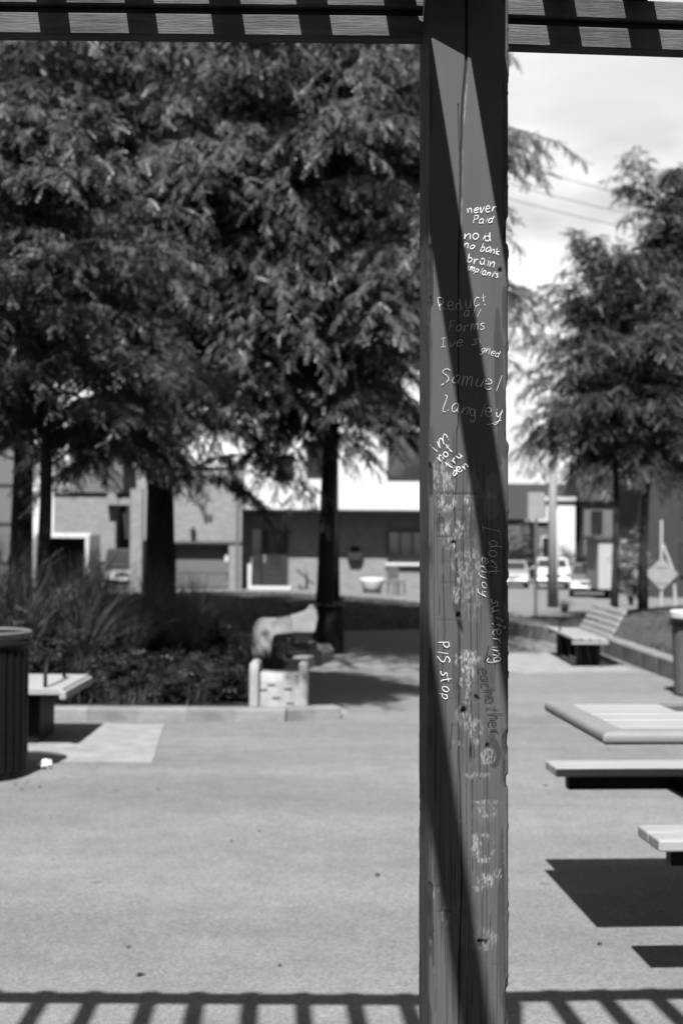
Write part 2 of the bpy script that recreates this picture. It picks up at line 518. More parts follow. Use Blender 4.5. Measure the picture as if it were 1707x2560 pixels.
# back beam and back posts behind the camera, that carry the other rafter ends
box('back_beam', Vector((0, -1.55, 2.355)) - pg, (5.2, .09, .088), 'raw_timber', pergola, bev=.003)
for x in (-2.3, 2.3):
    box('back_post', Vector((x, -1.55, 1.155)) - pg, (.14, .14, 2.31), 'black_steel', pergola, bev=.005)
# ---- the post: one fine grid wrapped round four sides, weathered in relief
cyaw, syaw = math.cos(YAW), math.sin(YAW)
def post_pt(u, v, w):               # u along the front face, v back from it, w height
    return Vector((PX0 + cyaw * u - syaw * v + LEAN * (w - 1.4), PY0 + syaw * u + cyaw * v, w))
FN = Vector((syaw, -cyaw, 0))       # outward normal of the front face
def face_uw(px, py):
    d = ray(px, py)
    p0 = post_pt(0, 0, 1.4)
    n = FN.copy(); n.z = 0
    t = (p0 - EYE).dot(n) / d.dot(n)
    p = EYE + d * t
    w = p.z
    q = p - Vector((PX0 + LEAN * (w - 1.4), PY0, w))
    return q.x * cyaw + q.y * syaw, w

def vnoise(x, y, seed):
    """value noise on arrays"""
    xi, yi = np.floor(x).astype(np.int64), np.floor(y).astype(np.int64)
    xf, yf = x - xi, y - yi
    xf = xf * xf * (3 - 2 * xf); yf = yf * yf * (3 - 2 * yf)
    def h(a, b):
        k = (a * 374761393 + b * 668265263 + seed * 1442695) & 0x7fffffff
        k = (k ^ (k >> 13)) * 1274126177 & 0x7fffffff
        return ((k ^ (k >> 16)) & 0xffff) / 65535.0
    return (h(xi, yi) * (1 - xf) + h(xi + 1, yi) * xf) * (1 - yf) + (h(xi, yi + 1) * (1 - xf) + h(xi + 1, yi + 1) * xf) * yf
def fbm(x, y, seed, o=4):
    s, a, t = 0, 1.0, 0
    for k in range(o):
        s = s + a * vnoise(x * 2 ** k, y * 2 ** k, seed + k); t += a; a *= .5
    return s / t

NF, NL, NB, NH = 122, 30, 4, 950
CH = .007
us, vs_ = [], []
def ring_pts():
    pts = []
    e = np.linspace(CH, PW - CH, NF)
    for u in e: pts.append((u, 0, 0))                                    # front
    for a in np.linspace(0, math.pi / 2, 5)[1:-1]: pts.append((PW - CH + CH * math.sin(a), CH - CH * math.cos(a), 1))
    for v in np.linspace(CH, PW - CH, NB): pts.append((PW, v, 1))        # right
    for u in np.linspace(PW, 0, 5)[1:-1]: pts.append((u, PW, 2))         # back
    for v in np.linspace(PW - CH, CH, NL): pts.append((0, v, 3))         # left
    for a in np.linspace(0, math.pi / 2, 5)[1:-1]: pts.append((CH - CH * math.cos(a), CH - CH * math.sin(a), 3))
    return np.array(pts)
ring = ring_pts()
NR = len(ring)
H = np.linspace(-.05, 2.40, NH)
UU = np.tile(ring[:, 0], (NH, 1)); VV = np.tile(ring[:, 1], (NH, 1)); SIDE = np.tile(ring[:, 2], (NH, 1)).astype(int)
WW = np.tile(H[:, None], (1, NR))
# s = running coordinate round the corner (left side negative)
SS = np.where(SIDE == 0, UU, np.where(SIDE == 3, -VV + np.minimum(UU, 0.0), np.where(SIDE == 1, PW + VV, -1.0)))
isf = (SIDE == 0)
wear = np.clip((1.75 - WW) / .9, 0, 1)                                   # the lower two thirds are the worn ones
depth = np.zeros_like(WW)
white = np.zeros_like(WW); dark = np.zeros_like(WW); tone = np.zeros_like(WW)
# grain
g = fbm(SS * 420, WW * 6, 11, 3)
g2 = fbm(SS * 150, WW * 2.0, 21, 3)
depth += (.0003 + .0007 * wear) * (g - .5) + .0006 * (g2 - .5)
tone += .36 * (g - .5) * (.3 + wear) + .22 * (fbm(SS * 30, WW * 7, 5, 4) - .5)
# fine drying checks, denser low down
for k in range(330):
    s0 = rng.uniform(-.1, PW + .01); w0 = rng.beta(1.3, 1.5) * 1.55 + rng.uniform(0, .1)
    L = rng.uniform(.03, .22) * (1.4 if rng.random() < .2 else 1); dp = rng.uniform(.0006, .0022); wd = rng.uniform(.0004, .0009)
    m_ = (np.abs(WW - w0) < L / 2)
    x = SS - s0 - .0012 * (vnoise(WW * 25, WW * 0, 100 + k) - .5)
    f = np.exp(-(x / wd) ** 2) * m_ * np.clip(1 - (np.abs(WW - w0) / (L / 2)) ** 4, 0, 1)
    depth -= dp * f; dark = np.maximum(dark, .7 * f)
def P2(pts): return [face_uw(*p) for p in pts]
def poly_dist(line):
    """for each height the u of a line that runs down the post"""
    a = np.array(sorted(line, key=lambda t: t[1]))
    return np.interp(H, a[:, 1], a[:, 0]), a[0, 1], a[-1, 1]
# the long central check
cl = P2([(1166, 125), (1164, 167), (1160, 214), (1154, 300), (1151, 405), (1151, 480), (1146, 664), (1145.5, 1061), (1142, 1080), (1140, 1220), (1137, 1275), (1140, 1415), (1151, 1463), (1149, 1603), (1147, 1900), (1151, 2000), (1154, 2187), (1148, 2413), (1147, 2600)])
cu, lo, hi = poly_dist(cl)
cu = cu + .0008 * (fbm(H * 30, H * 0, 3, 3) - .5)
wid = np.interp(H, [0, .6, 1.2, 1.6, 1.95, 2.2, 2.4], [.0012, .0012, .0010, .0007, .0011, .0018, .0024])
x = SS - cu[:, None]
f = np.exp(-(x / wid[:, None]) ** 2) * isf
depth -= .006 * f; dark = np.maximum(dark, f)
lip = np.exp(-((x - 2.2 * wid[:, None]) / (wid[:, None])) ** 2) * isf * (WW > 1.75)
white = np.maximum(white, .45 * lip * np.clip((fbm(SS * 10, WW * 30, 8, 3) - .5) * 8, 0, 1))
depth += np.where((x > 0) & isf, .0006, 0) * np.clip((WW - 1.2) / .6, 0, 1)
# secondary long checks
for line, dp in (([(1145, 260), (1149, 380)], .003), ([(1107, 1440), (1112, 1580), (1104, 1700)], .002), ([(1175, 1500), (1178, 1640), (1176, 1730), (1186, 1900)], .002), ([(1192, 1560), (1196, 1800), (1200, 1950)], .0016), ([(1180, 1950), (1181, 2180)], .0016),
                 ([(1080, 2190), (1083, 2420)], .0022), ([(1057, 1160), (1058, 1700), (1056, 2200)], .001), ([(1255, 2090), (1262, 2450)], .002), ([(1098, 1285), (1100, 1345)], .0018), ([(1130, 1810), (1125, 1875)], .002)):
    cu2, a_, b2 = poly_dist(P2(line))
    f = np.exp(-((SS - cu2[:, None]) / .0009) ** 2) * ((WW > a_) & (WW < b2))
    depth -= dp * f; dark = np.maximum(dark, .8 * f)
# gouges and knots
def blob(px, py, rx, ry, ang=0.0):
    u, w = face_uw(px, py)
    k = 2.47 / 3555.6
    a = np.cos(ang) * (SS - u) + np.sin(ang) * (WW - w); b = -np.sin(ang) * (SS - u) + np.cos(ang) * (WW - w)
    return (a / (rx * k)) ** 2 + (b / (ry * k)) ** 2
for px, py, rx, ry, an in ((1149, 1562, 5, 24, .25), (1146, 1540, 6, 8, 0), (1160, 1790, 6, 26, .1), (1158, 1778, 7, 8, 0), (1176, 1883, 3, 20, 0), (1192, 1745, 9, 3, -.7), (1196, 2354, 4, 5, 0), (1207, 2358, 11, 8, .3), (1218, 1867, 5, 8, 0), (1133, 1357, 6, 4, 0), (1250, 676, 5, 5, 0)):
    f = np.exp(-blob(px, py, rx, ry, an) ** 1.5)
    depth -= .005 * f; dark = np.maximum(dark, f)
# scraped pale patches, broken up by the grain
edge0 = fbm(SS * 110, WW * 60, 47, 4) - .5
grain_break = .42 * fbm(SS * 420, WW * 40, 31, 4) + .58 * fbm(SS * 300, WW * 140, 37, 3)
for px, py, rx, ry, s in ((1112, 1183, 26, 34, .75), (1116, 1254, 23, 20, .9), (1169, 1254, 8, 20, .9), (1132, 1325, 28, 22, .75), (1125, 1357, 18, 12, .8), (1142, 1450, 11, 12, .8), (1142, 1483, 11, 22, .6), (1175, 1480, 22, 60, .35), (1172, 1418, 30, 36, .45), (1165, 1645, 30, 18, .85), (1166, 1690, 15, 42, .8), (1163, 1745, 12, 20, .5), (1159, 1790, 18, 26, .45), (1190, 1828, 14, 30, .6),
                          (1218, 1890, 16, 18, .6), (1142, 1858, 10, 6, .5), (1192, 1938, 26, 6, .5), (1212, 2030, 24, 12, .5), (1212, 2004, 26, 5, .5), (1190, 2120, 12, 30, .75), (1205, 2145, 22, 6, .8), (1213, 2200, 18, 16, .75), (1245, 2185, 10, 12, .55), (1190, 2222, 16, 6, .5), (1083, 2230, 12, 14, .5), (1115, 2290, 10, 22, .4), (1212, 2345, 26, 18, .4), (1070, 2350, 6, 20, .5), (1134, 2275, 10, 5, .6), (1160, 1740, 8, 8, .8), (1110, 1215, 24, 12, .5)):
    d = blob(px, py, rx, ry)
    f = np.clip(1.7 - d * .9 + 1.6 * edge0, 0, 1) * np.clip((grain_break - .47) * 15, 0, 1) * s * isf
    white = np.maximum(white, f); depth -= .0004 * f
# overpainted grey patches (old graffiti covered) and bare darker wood where paint has gone
for px, py, rx, ry, s in ((1183, 1225, 14, 46, .8), (1232, 1215, 18, 34, .9), (1228, 1265, 20, 34, .9), (1208, 1235, 16, 12, .7), (1212, 2030, 28, 30, .3), (1175, 2330, 26, 40, .5), (1140, 2320, 22, 60, .5), (1150, 2260, 18, 16, .4)):
    d = blob(px, py, rx, ry)
    f = np.clip((1.15 + .5 * (fbm(SS * 90, WW * 60, 17, 3) - .5) - d) * 5, 0, 1) * s * isf
    tone += .55 * f
edge_n = fbm(SS * 60, WW * 28, 41, 4) - .5
def peel(d, soft=14): return np.clip((1 + 1.1 * edge_n - d) * soft, 0, 1)
for px, py, rx, ry, s in ((1101, 1312, 13, 26, .6), (1243, 900, 9, 150, .55), (1250, 1000, 9, 160, .5), (1060, 700, 22, 60, .4), (1056, 900, 16, 200, .35), (1234, 1885, 18, 36, .6), (1229, 1845, 8, 18, .5), (1140, 1458, 5, 30, .6), (1140, 1510, 8, 24, .6), (1148, 1715, 10, 10, .6), (1190, 1745, 6, 10, .5), (1107, 1390, 5, 26, .5), (1254, 2300, 8, 220, .4), (1076, 1120, 10, 60, .4), (1222, 1700, 14, 60, .35), (1180, 1320, 10, 26, .45), (1160, 1310, 8, 24, .45)):
    f = peel(blob(px, py, rx, ry)) * s
    dark = np.maximum(dark, f); depth -= .0007 * f
# flaking down both arrises
f = np.clip((fbm(SS * 70, WW * 16, 51, 4) - .55) * 9, 0, 1) * (((SS > PW - .012) & (SS < PW + .05)) | ((SS < .006) & (SS > -.14)))
dark = np.maximum(dark, .55 * f); depth -= .0007 * f
# horizontal strap scars
for py, x0, x1, s in ((1233, 1090, 1197, .8), (1275, 1093, 1180, .5), (1342, 1091, 1191, .8), (1403, 1095, 1135, .35), (1456, 1095, 1140, .4), (1549, 1090, 1165, .3), (1707, 1110, 1200, .45), (1748, 1118, 1190, .4), (1815, 1128, 1175, .3), (2150, 1150, 1200, .3), (2214, 1076, 1110, .5), (2277, 1090, 1150, .6), (2412, 1225, 1255, .3)):
    u0, w0 = face_uw(x0, py); u1, w1 = face_uw(x1, py + 3)
    tt = np.clip((SS - u0) / (u1 - u0), 0, 1)
    f = np.exp(-((WW - (w0 + (w1 - w0) * tt) - .0012 * (vnoise(SS * 90, SS * 0, int(py)) - .5)) / .0011) ** 2) * (SS > u0) * (SS < u1) * isf * s
    depth -= .0016 * f; dark = np.maximum(dark, .8 * f)
# specks
f = (fbm(SS * 330, WW * 170, 61, 3) > .84) * wear * .35; white = np.maximum(white, f * isf)
# ring-shaped scrapes (an eye and a circle scratched in the paint)
def ellipse_line(px, py, rx, ry, th=.16, s=.55):
    global white
    d = np.sqrt(blob(px, py, rx, ry))
    white = np.maximum(white, np.exp(-((d - 1) / th) ** 2) * s * isf * np.clip((grain_break - .46) * 14, 0, 1))
ellipse_line(1164, 1410, 34, 30); ellipse_line(1162, 1412, 10, 12, .3, .5); ellipse_line(1205, 2030, 15, 11, .25); ellipse_line(1206, 2120, 26, 34, .14, .6); ellipse_line(1209, 2350, 26, 24, .2, .4)
for wv, sc_, a_, b2 in ((1.94, PW, .010, .03), (1.62, PW + .004, .008, .05), (1.05, PW, .012, .025), (.98, PW + .002, .010, .012), (1.0, PW - .004, .006, .02), (1.33, PW, .007, .02), (.6, PW, .009, .05), (1.86, -.004, .012, .06), (1.80, -.01, .008, .03), (1.5, -.004, .008, .03), (1.15, -.006, .01, .03), (.75, -.004, .009, .05), (1.88, -PW + .004, .012, .03), (1.3, -PW + .004, .010, .05), (.9, -PW + .003, .01, .03)):
    d_ = ((SS - sc_) / a_) ** 2 + ((WW - wv) / b2) ** 2
    f = np.clip((1 + 1.4 * edge_n - d_) * 3, 0, 1)
    depth -= .0035 * f; dark = np.maximum(dark, .6 * f)
NX = np.where(SIDE == 0, 0, np.where(SIDE == 1, 1, np.where(SIDE == 2, 0, -1))).astype(float)
NV = np.where(SIDE == 0, -1, np.where(SIDE == 2, 1, 0)).astype(float)
U2 = UU + NX * depth; V2 = VV + NV * depth
# shaggy right silhouette
shag = np.where((SIDE == 1) & (WW > .5), .0016 * np.clip((fbm(WW * 60, WW * 0, 71, 3) - .62) * 8, 0, 1), 0)
U2 = U2 + shag
CO = np.stack([PX0 + cyaw * U2 - syaw * V2 + LEAN * (WW - 1.4), PY0 + syaw * U2 + cyaw * V2, WW], -1).reshape(-1, 3)
idx = np.arange(NH * NR).reshape(NH, NR)
nxt = np.roll(idx, -1, axis=1)
Q = np.stack([idx[:-1], nxt[:-1], nxt[1:], idx[1:]], -1).reshape(-1, 4)
pm = bpy.data.materials.new('painted_post'); pm.use_nodes = True
n, l = pm.node_tree.nodes, pm.node_tree.links
pb = n['Principled BSDF']; pb.inputs['Roughness'].default_value = .75; pb.inputs['Specular IOR Level'].default_value = .05
at = n.new('ShaderNodeAttribute'); at.attribute_name = 'paint'
sepc = n.new('ShaderNodeSeparateColor'); l.new(at.outputs['Color'], sepc.inputs[0])
l.new(sepc.outputs[0], pb.inputs['Base Color'])
MATS['painted_post'] = pm
post_o = np_mesh('post', CO - np.array(pg), Q, pm, pergola, smooth=True)
PAINT = .066 * ALB * 1.02
val = PAINT * (1 + tone)
val = np.clip(val, .006, .3)
val = val * (1 - dark) + dark * .006
val = val * (1 - white) + white * (.04 + .075 * np.clip((fbm(SS * 500, WW * 220, 91, 3) - .3) * 2.2, 0, 1))
colr = np.ones((NH * NR, 4), np.float32); colr[:, 0] = val.ravel(); colr[:, 1] = colr[:, 0]; colr[:, 2] = colr[:, 0]
ca_ = post_o.data.color_attributes.new('paint', 'FLOAT_COLOR', 'POINT')
ca_.data.foreach_set('color', colr.ravel())
post_o['label'] = 'square post with peeling grey paint and handwriting'

# ---- handwriting on the post, drawn as paint strokes
GL = {  # strokes in a box: x to the right, y up, x-height .6
 'n': [[(0, .6), (.04, 0), (.08, .35), (.25, .6), (.36, .5), (.38, 0)]],
 'e': [[(.02, .3), (.36, .36), (.34, .55), (.2, .62), (.03, .42), (.04, .12), (.2, 0), (.4, .1)]],
 'v': [[(0, .6), (.15, .02), (.36, .62)]],
 'r': [[(.02, .6), (.06, 0), (.08, .35), (.2, .58), (.34, .56)]],
 'P': [[(.04, 0), (.06, .95)], [(.02, .92), (.3, .95), (.4, .72), (.28, .5), (.06, .44)]],
 'a': [[(.36, .52), (.2, .6), (.03, .4), (.04, .1), (.18, 0), (.33, .2), (.36, .55), (.36, .12), (.44, 0)]],
 'i': [[(.1, .6), (.12, 0)], [(.1, .8), (.12, .84)]],
 'd': [[(.34, .45), (.18, .6), (.02, .38), (.04, .08), (.2, 0), (.34, .25)], [(.38, 1.0), (.34, .3), (.38, 0)]],
 'o': [[(.2, .6), (.03, .42), (.04, .12), (.2, 0), (.36, .18), (.36, .46), (.2, .6)]],
 'b': [[(.04, 1.0), (.05, 0), (.06, .4), (.24, .58), (.37, .35), (.28, .04), (.06, .02)]],
 'k': [[(.05, .95), (.06, 0)], [(.36, .6), (.08, .28), (.38, 0)]],
 'm': [[(0, .6), (.03, 0), (.06, .4), (.17, .6), (.25, .4), (.26, 0), (.29, .4), (.42, .6), (.5, .4), (.52, 0)]],
 'p': [[(.05, .6), (.03, -.35)], [(.05, .45), (.2, .6), (.36, .42), (.26, .06), (.06, .06)]],
 'l': [[(.1, 1.0), (.12, 0)]],
 't': [[(.16, .9), (.16, .1), (.26, 0)], [(0, .58), (.34, .62)]],
 's': [[(.34, .56), (.16, .6), (.08, .45), (.28, .26), (.3, .08), (.14, -.02), (.02, .06)]],
 'R': [[(.04, 0), (.02, .95), (.3, .95), (.36, .72), (.24, .5), (.04, .46), (.42, 0)]],
 'c': [[(.34, .52), (.18, .6), (.03, .36), (.08, .06), (.24, 0), (.38, .1)]],
 'u': [[(.02, .6), (.06, .14), (.2, 0), (.34, .2), (.36, .6), (.38, .05), (.44, 0)]],
 'F': [[(.05, 0), (.04, .92)], [(.0, .92), (.4, .98)], [(.04, .5), (.3, .54)]],
 'I': [[(.16, 0), (.18, .95)], [(0, .93), (.36, .98)], [(0, 0), (.34, .02)]],
 'g': [[(.34, .5), (.18, .6), (.03, .4), (.1, .12), (.26, .1), (.34, .5), (.34, -.2), (.2, -.4), (.04, -.28)]],
 'S': [[(.42, .9), (.2, .98), (.02, .72), (.36, .42), (.34, .12), (.02, -.22)]],
 'y': [[(.02, .6), (.1, .2), (.22, .12), (.36, .58)], [(.36, .6), (.3, -.2), (.12, -.4), (0, -.3)]],
 'L': [[(.02, 1.0), (.18, .9), (.06, -.02), (.4, .12)]],
 'h': [[(.04, 1.0), (.05, 0), (.08, .35), (.24, .56), (.36, .4), (.38, 0)]],
 'j': [[(.24, .6), (.22, -.2), (.1, -.38), (0, -.26)], [(.24, .8), (.26, .84)]],
 'f': [[(.34, .9), (.2, .98), (.14, .7), (.12, 0)], [(0, .5), (.3, .54)]],
 "'": [[(.1, .9), (.06, .75)]],
}
def spline(pts, k=4):
    if len(pts) < 3: return pts
    out = []
    P = [pts[0]] + list(pts) + [pts[-1]]
    for i in range(1, len(P) - 2):
        p0, p1, p2, p3 = (np.array(P[j], float) for j in (i - 1, i, i + 1, i + 2))
        for q in range(k):
            t = q / k
            out.append(tuple(.5 * ((2 * p1) + (-p0 + p2) * t + (2 * p0 - 5 * p1 + 4 * p2 - p3) * t * t + (-p0 + 3 * p1 - 3 * p2 + p3) * t ** 3)))
    out.append(tuple(pts[-1]))
    return out
def face_pt(px, py, off=.0022):
    u, w = face_uw(px, py)
    p = post_pt(u, 0, w)
    return p + FN * off
def ribbon(bm, pts, th):
    vs = []
    for i, p in enumerate(pts):
        a, b = pts[max(i - 1, 0)], pts[min(i + 1, len(pts) - 1)]
        dx, dy = b[0] - a[0], b[1] - a[1]; L = math.hypot(dx, dy) or 1
        k = th / 2 * random.uniform(.6, 1.2) * (.6 if i in (0, len(pts) - 1) else 1)
        nx, ny = -dy / L * k, dx / L * k
        vs.append((bm.verts.new(face_pt(p[0] + nx, p[1] + ny) - pg), bm.verts.new(face_pt(p[0] - nx, p[1] - ny) - pg)))
    for a, b in zip(vs, vs[1:]):
        if len(vs) > 7 and b is not vs[-1] and random.random() < .03: continue
        bm.faces.new((a[0], b[0], b[1], a[1]))
def write(text, x0, y0, x1, y1, h, m, th, wob=.09, extra=()):
    bm = B()
    L = math.hypot(x1 - x0, y1 - y0); d = ((x1 - x0) / L, (y1 - y0) / L); up = (d[1], -d[0])
    wd = sum(.62 if c == 'm' else (.34 if c == 'l' else .24) if c in "il'" else .5 for c in text)
    adv = 0
    for c in text:
        w_ = .62 if c == 'm' else (.34 if c == 'l' else .24) if c in "il'" else .5
        if c in GL:
            sx_ = L / wd
            jy = random.uniform(-wob, wob) * h; js = random.uniform(.84, 1.16); ja = random.uniform(-.2, .2)
            for st in GL[c]:
                pl = []
                for (gx, gy) in spline(st):
                    gx2 = gx * .92 + gy * (.08 + ja)
                    a_ = (adv + gx2 * .98) * sx_; b2 = gy * h * js + jy
                    pl.append((x0 + d[0] * a_ + up[0] * b2, y0 + d[1] * a_ + up[1] * b2))
                ribbon(bm, pl, th)
        adv += w_
    for e in extra: ribbon(bm, spline(e), th)
    o = obj('lettering', bm, m, pergola)
    for p in o.data.polygons: p.use_smooth = False
    return o
W, T = 'marker_white', 'marker_thin'
write('never', 1168, 532, 1242, 531, 23, W, 2.1)
write('Paid', 1181, 557, 1233, 558, 18, W, 2.1)
write('noid', 1159, 598, 1232, 602, 23, W, 2.1)
write('no bank', 1159, 620, 1250, 639, 20, W, 2.1)
write('brain', 1166, 656, 1238, 668, 23, W, 2.1)
write('implants', 1166, 676, 1247, 697, 17, W, 2.1)
write('Reduct', 1099, 781, 1224, 760, 32, T, 1.5)
write('all', 1158, 790, 1200, 793, 24, T, 1.5)
write('Forms', 1119, 830, 1217, 823, 30, T, 1.5)
write('Ive si', 1101, 868, 1206, 860, 22, T, 1.6)
write('gned', 1200, 877, 1248, 895, 20, T, 1.6)
write('Samuel', 1101, 955, 1252, 976, 40, T, 1.6)
write('Langley', 1103, 1028, 1257, 1050, 38, T, 1.6, extra=([(1216, 1062), (1232, 1058), (1252, 1050)],))
write('im', 1088, 1134, 1128, 1094, 26, W, 2.1)
write('not', 1101, 1155, 1136, 1122, 24, W, 2.1)
write('tru', 1124, 1171, 1158, 1138, 22, W, 2.1)
write('den', 1133, 1192, 1174, 1165, 20, W, 2.1)
write('PlS', 1093, 1604, 1098, 1660, 27, W, 2.1)
write('stop', 1099, 1676, 1105, 1752, 26, W, 2.1)
write('I', 1203, 1310, 1205, 1338, 38, T, 1.5)
write('dont', 1221, 1352, 1224, 1445, 30, T, 1.5)
write('enjoy', 1201, 1392, 1203, 1494, 24, T, 1.5)
write('suffering', 1226, 1496, 1232, 1662, 30, T, 1.5)
write('eachother', 1192, 1668, 1226, 1842, 34, 'marker_dark', 1.9, extra=([(1221, 1612), (1214, 1640), (1209, 1654)], [(1219, 1636), (1226, 1642), (1232, 1650)]))

# ------------------------------------------------------------------ picnic table (right)
TT = .78
c0 = AT(1506, 1825, 4.60)
TYAW = .072
L_, D_ = 1.7, .88
tcx, tcy = zrot(L_ / 2, D_ / 2, TYAW, (c0.x + .0, 4.60))
table = thing('picnic_table', 'pale plank topped picnic table on dark steel frame with attached benches', 'picnic table', (tcx, tcy, 0), TYAW)
x0, y0_ = -L_ / 2, -D_ / 2
def bar(name, c, s, m, bev=.006, seg=2, par=None, **k): return box(name, c, s, m, par or table, bev, seg, **k)
th = .043
def rail(L, w, t, loc, rz):
    """a rail with rounded edges and mitred ends; its outer side is local -y"""
    bm = B(); r = bmesh.ops.create_cube(bm, size=1.0)
    bmesh.ops.transform(bm, matrix=Matrix.Diagonal((L, w, t, 1)), verts=r['verts'])
    es = [e for e in bm.edges if abs(e.verts[0].co.x - e.verts[1].co.x) > L * .5]
    out_ = [e for e in es if e.verts[0].co.y < 0]
    bmesh.ops.bevel(bm, geom=out_, offset=t * .44, segments=5, affect='EDGES', profile=.5)
    for v in bm.verts:
        sgn = 1 if v.co.x > 0 else -1
        v.co.x -= sgn * (v.co.y + w / 2)
        v.co.x -= sgn * .0008
    o = obj('rail', bm, 'table_rim', table); o.location = loc; o.rotation_euler = (0, 0, rz)
    return o
RW = .08
rail(L_, RW, th, (0, -D_ / 2 + RW / 2, TT - th / 2), 0)
rail(L_, RW, th, (0, D_ / 2 - RW / 2, TT - th / 2), math.pi)
rail(D_, RW, th, (-L_ / 2 + RW / 2, 0, TT - th / 2), -math.pi / 2)
rail(D_, RW, th, (L_ / 2 - RW / 2, 0, TT - th / 2), math.pi / 2)
npl = 9
pwid = (D_ - .159) / npl
ins_x, ins_w = .42, .62                      # dark inset panel position along the table
for k in range(npl):
    yc = y0_ + .0795 + pwid * (k + .5)
    if k in (6, 7, 8):
        a0, a1 = x0 + .0795, x0 + ins_x
        bar('plank', ((a0 + a1) / 2, yc, TT - .017), (a1 - a0, pwid - .004, .03), 'table_plank', .003, 1)
        a0, a1 = x0 + ins_x + ins_w, -x0 - .0795
        bar('plank', ((a0 + a1) / 2, yc, TT - .017), (a1 - a0, pwid - .004, .03), 'table_plank', .003, 1)
    else:
        bar('plank', (0, yc, TT - .017 + random.uniform(-.001, .001)), (L_ - .159, pwid - .003, .03), 'table_plank', .003, 1)
bar('inset_panel', (x0 + ins_x + ins_w / 2, y0_ + .0795 + pwid * 7.5, TT - .022), (ins_w - .006, pwid * 3 - .004, .02), 'inset_wood', .002, 1)
for yy in (y0_ + .13, -y0_ - .16):
    cb = bar('cross_channel', (.10, yy, TT - th - .033), (L_ - .54, .05, .06), 'black_steel', .006, 2)
    bm = B(); add_lathe(bm, [(0, 0), (.009, 0), (.009, .006), (0, .007)], 10)
    o = obj('bolt', bm, 'bolt_steel', table); o.location = (x0 + .40, yy - .025, TT - th - .03); o.rotation_euler = (R(90), 0, 0)
bar('pedestal', (.1, 0, .345), (.10, .10, .69), 'black_steel', .01, 2)
bar('base_plate', (.1, 0, .012), (.34, .34, .02), 'black_steel', .004, 1)
SZ = .488
for sy, bx0, by, bwid in ((-1, .105, -D_ / 2 - .15, .235), (1, .095, D_ / 2 + .31, .205)):
    L2 = L_ - .15
    cxb = x0 + bx0 + L2 / 2
    nb = 2
    for k in range(nb):
        w_ = bwid / nb
        bar('bench_plank', (cxb, by - bwid / 2 + w_ * (k + .5), SZ - .018), (L2, w_ - .0015, .036), 'bench_plank', .006, 2)
    bar('bench_channel', (cxb, by, SZ - .036 - .032), (L2 - .13, .06, .064), 'black_steel', .006, 2)
    for xx in (-.28, .48):
        bm = B(); add_tube(bm, [(xx, by, SZ - .075), (.1 + (xx - .1) * .15, sy * .05, .24)], .024, 10)
        obj('bench_arm', bm, 'black_steel', table, smooth=True)

# ------------------------------------------------------------------ litter bins
def slatted_bin(label, cx, cy, r, h, nsl, group=None, lid='black_steel', body='black_steel', ground=0.0):
    t = thing('litter_bin', label, 'litter bin', (cx, cy, ground), 0, group)
    bm = B(); add_lathe(bm, [(0, .04), (r * .82, .04), (r * .84, h * .95), (0, h * .95)], 28); obj('liner', bm, 'black_plastic', t, smooth=True)
    bm = B(); add_lathe(bm, [(r * .86, .0), (r * .98, .0), (r * .98, .05), (r * .86, .05), (r * .86, .0)], 28); obj('base_ring', bm, body, t)
    bm = B(); add_lathe(bm, [(r * .78, h - .05), (r * 1.03, h - .055), (r * 1.05, h - .02), (r * 1.0, h), (r * .78, h), (r * .78, h - .05)], 32); obj('rim', bm, lid, t, smooth=True)
    bm = B(); add_box(bm, (0, 0, 0), (.012, 2 * math.pi * r / nsl * .72, h - .09), .003, 1)
    s0 = obj('slat', bm, body, t)
    for k in range(nsl):
        a = 2 * math.pi * k / nsl
        o = s0 if k == 0 else inst(s0, t)
        o.location = (r * .97 * math.cos(a), r * .97 * math.sin(a), h / 2 - .005); o.rotation_euler = (0, 0, a)
    return t
bin1 = slatted_bin('black slatted steel litter bin in front of the plank platform bench', -2.105, 8.32, .285, .80, 30)
bm = B()
add_tube(bm, [(.29 * math.cos(a), .29 * math.sin(a), .835) for a in np.linspace(0, 2 * math.pi, 33)], .012, 8, cap=False)
obj('top_hoop', bm, 'bin_grey', bin1, smooth=True)
bin2 = slatted_bin('black round litter bin at the foot of the slim leaning tree', -.13, 17.2, .17, .6, 20)
bin3 = thing('recycling_bin', 'grey recycling bin with white lid beside the lawn kerb', 'litter bin', (3.285, 12.9, 0))
bm = B(); add_lathe(bm, [(0, .02), (.26, .02), (.285, .64), (.0, .64)], 28); obj('body', bm, 'bin_grey', bin3)
bm = B(); add_lathe(bm, [(.0, .64), (.31, .64), (.315, .67), (.30, .70), (0, .70)], 28); obj('collar', bm, 'black_plastic', bin3, smooth=True)
bm = B(); add_lathe(bm, [(.29, .70), (.305, .705), (.305, .755), (.29, .765), (0, .765)], 28); obj('lid', bm, 'white_plastic', bin3)
box('front_panel', (-.02, -.285, .33), (.3, .02, .3), 'black_plastic', bin3, .004)
box('sticker', (-.04, -.298, .42), (.16, .003, .12), 'white_plastic', bin3)

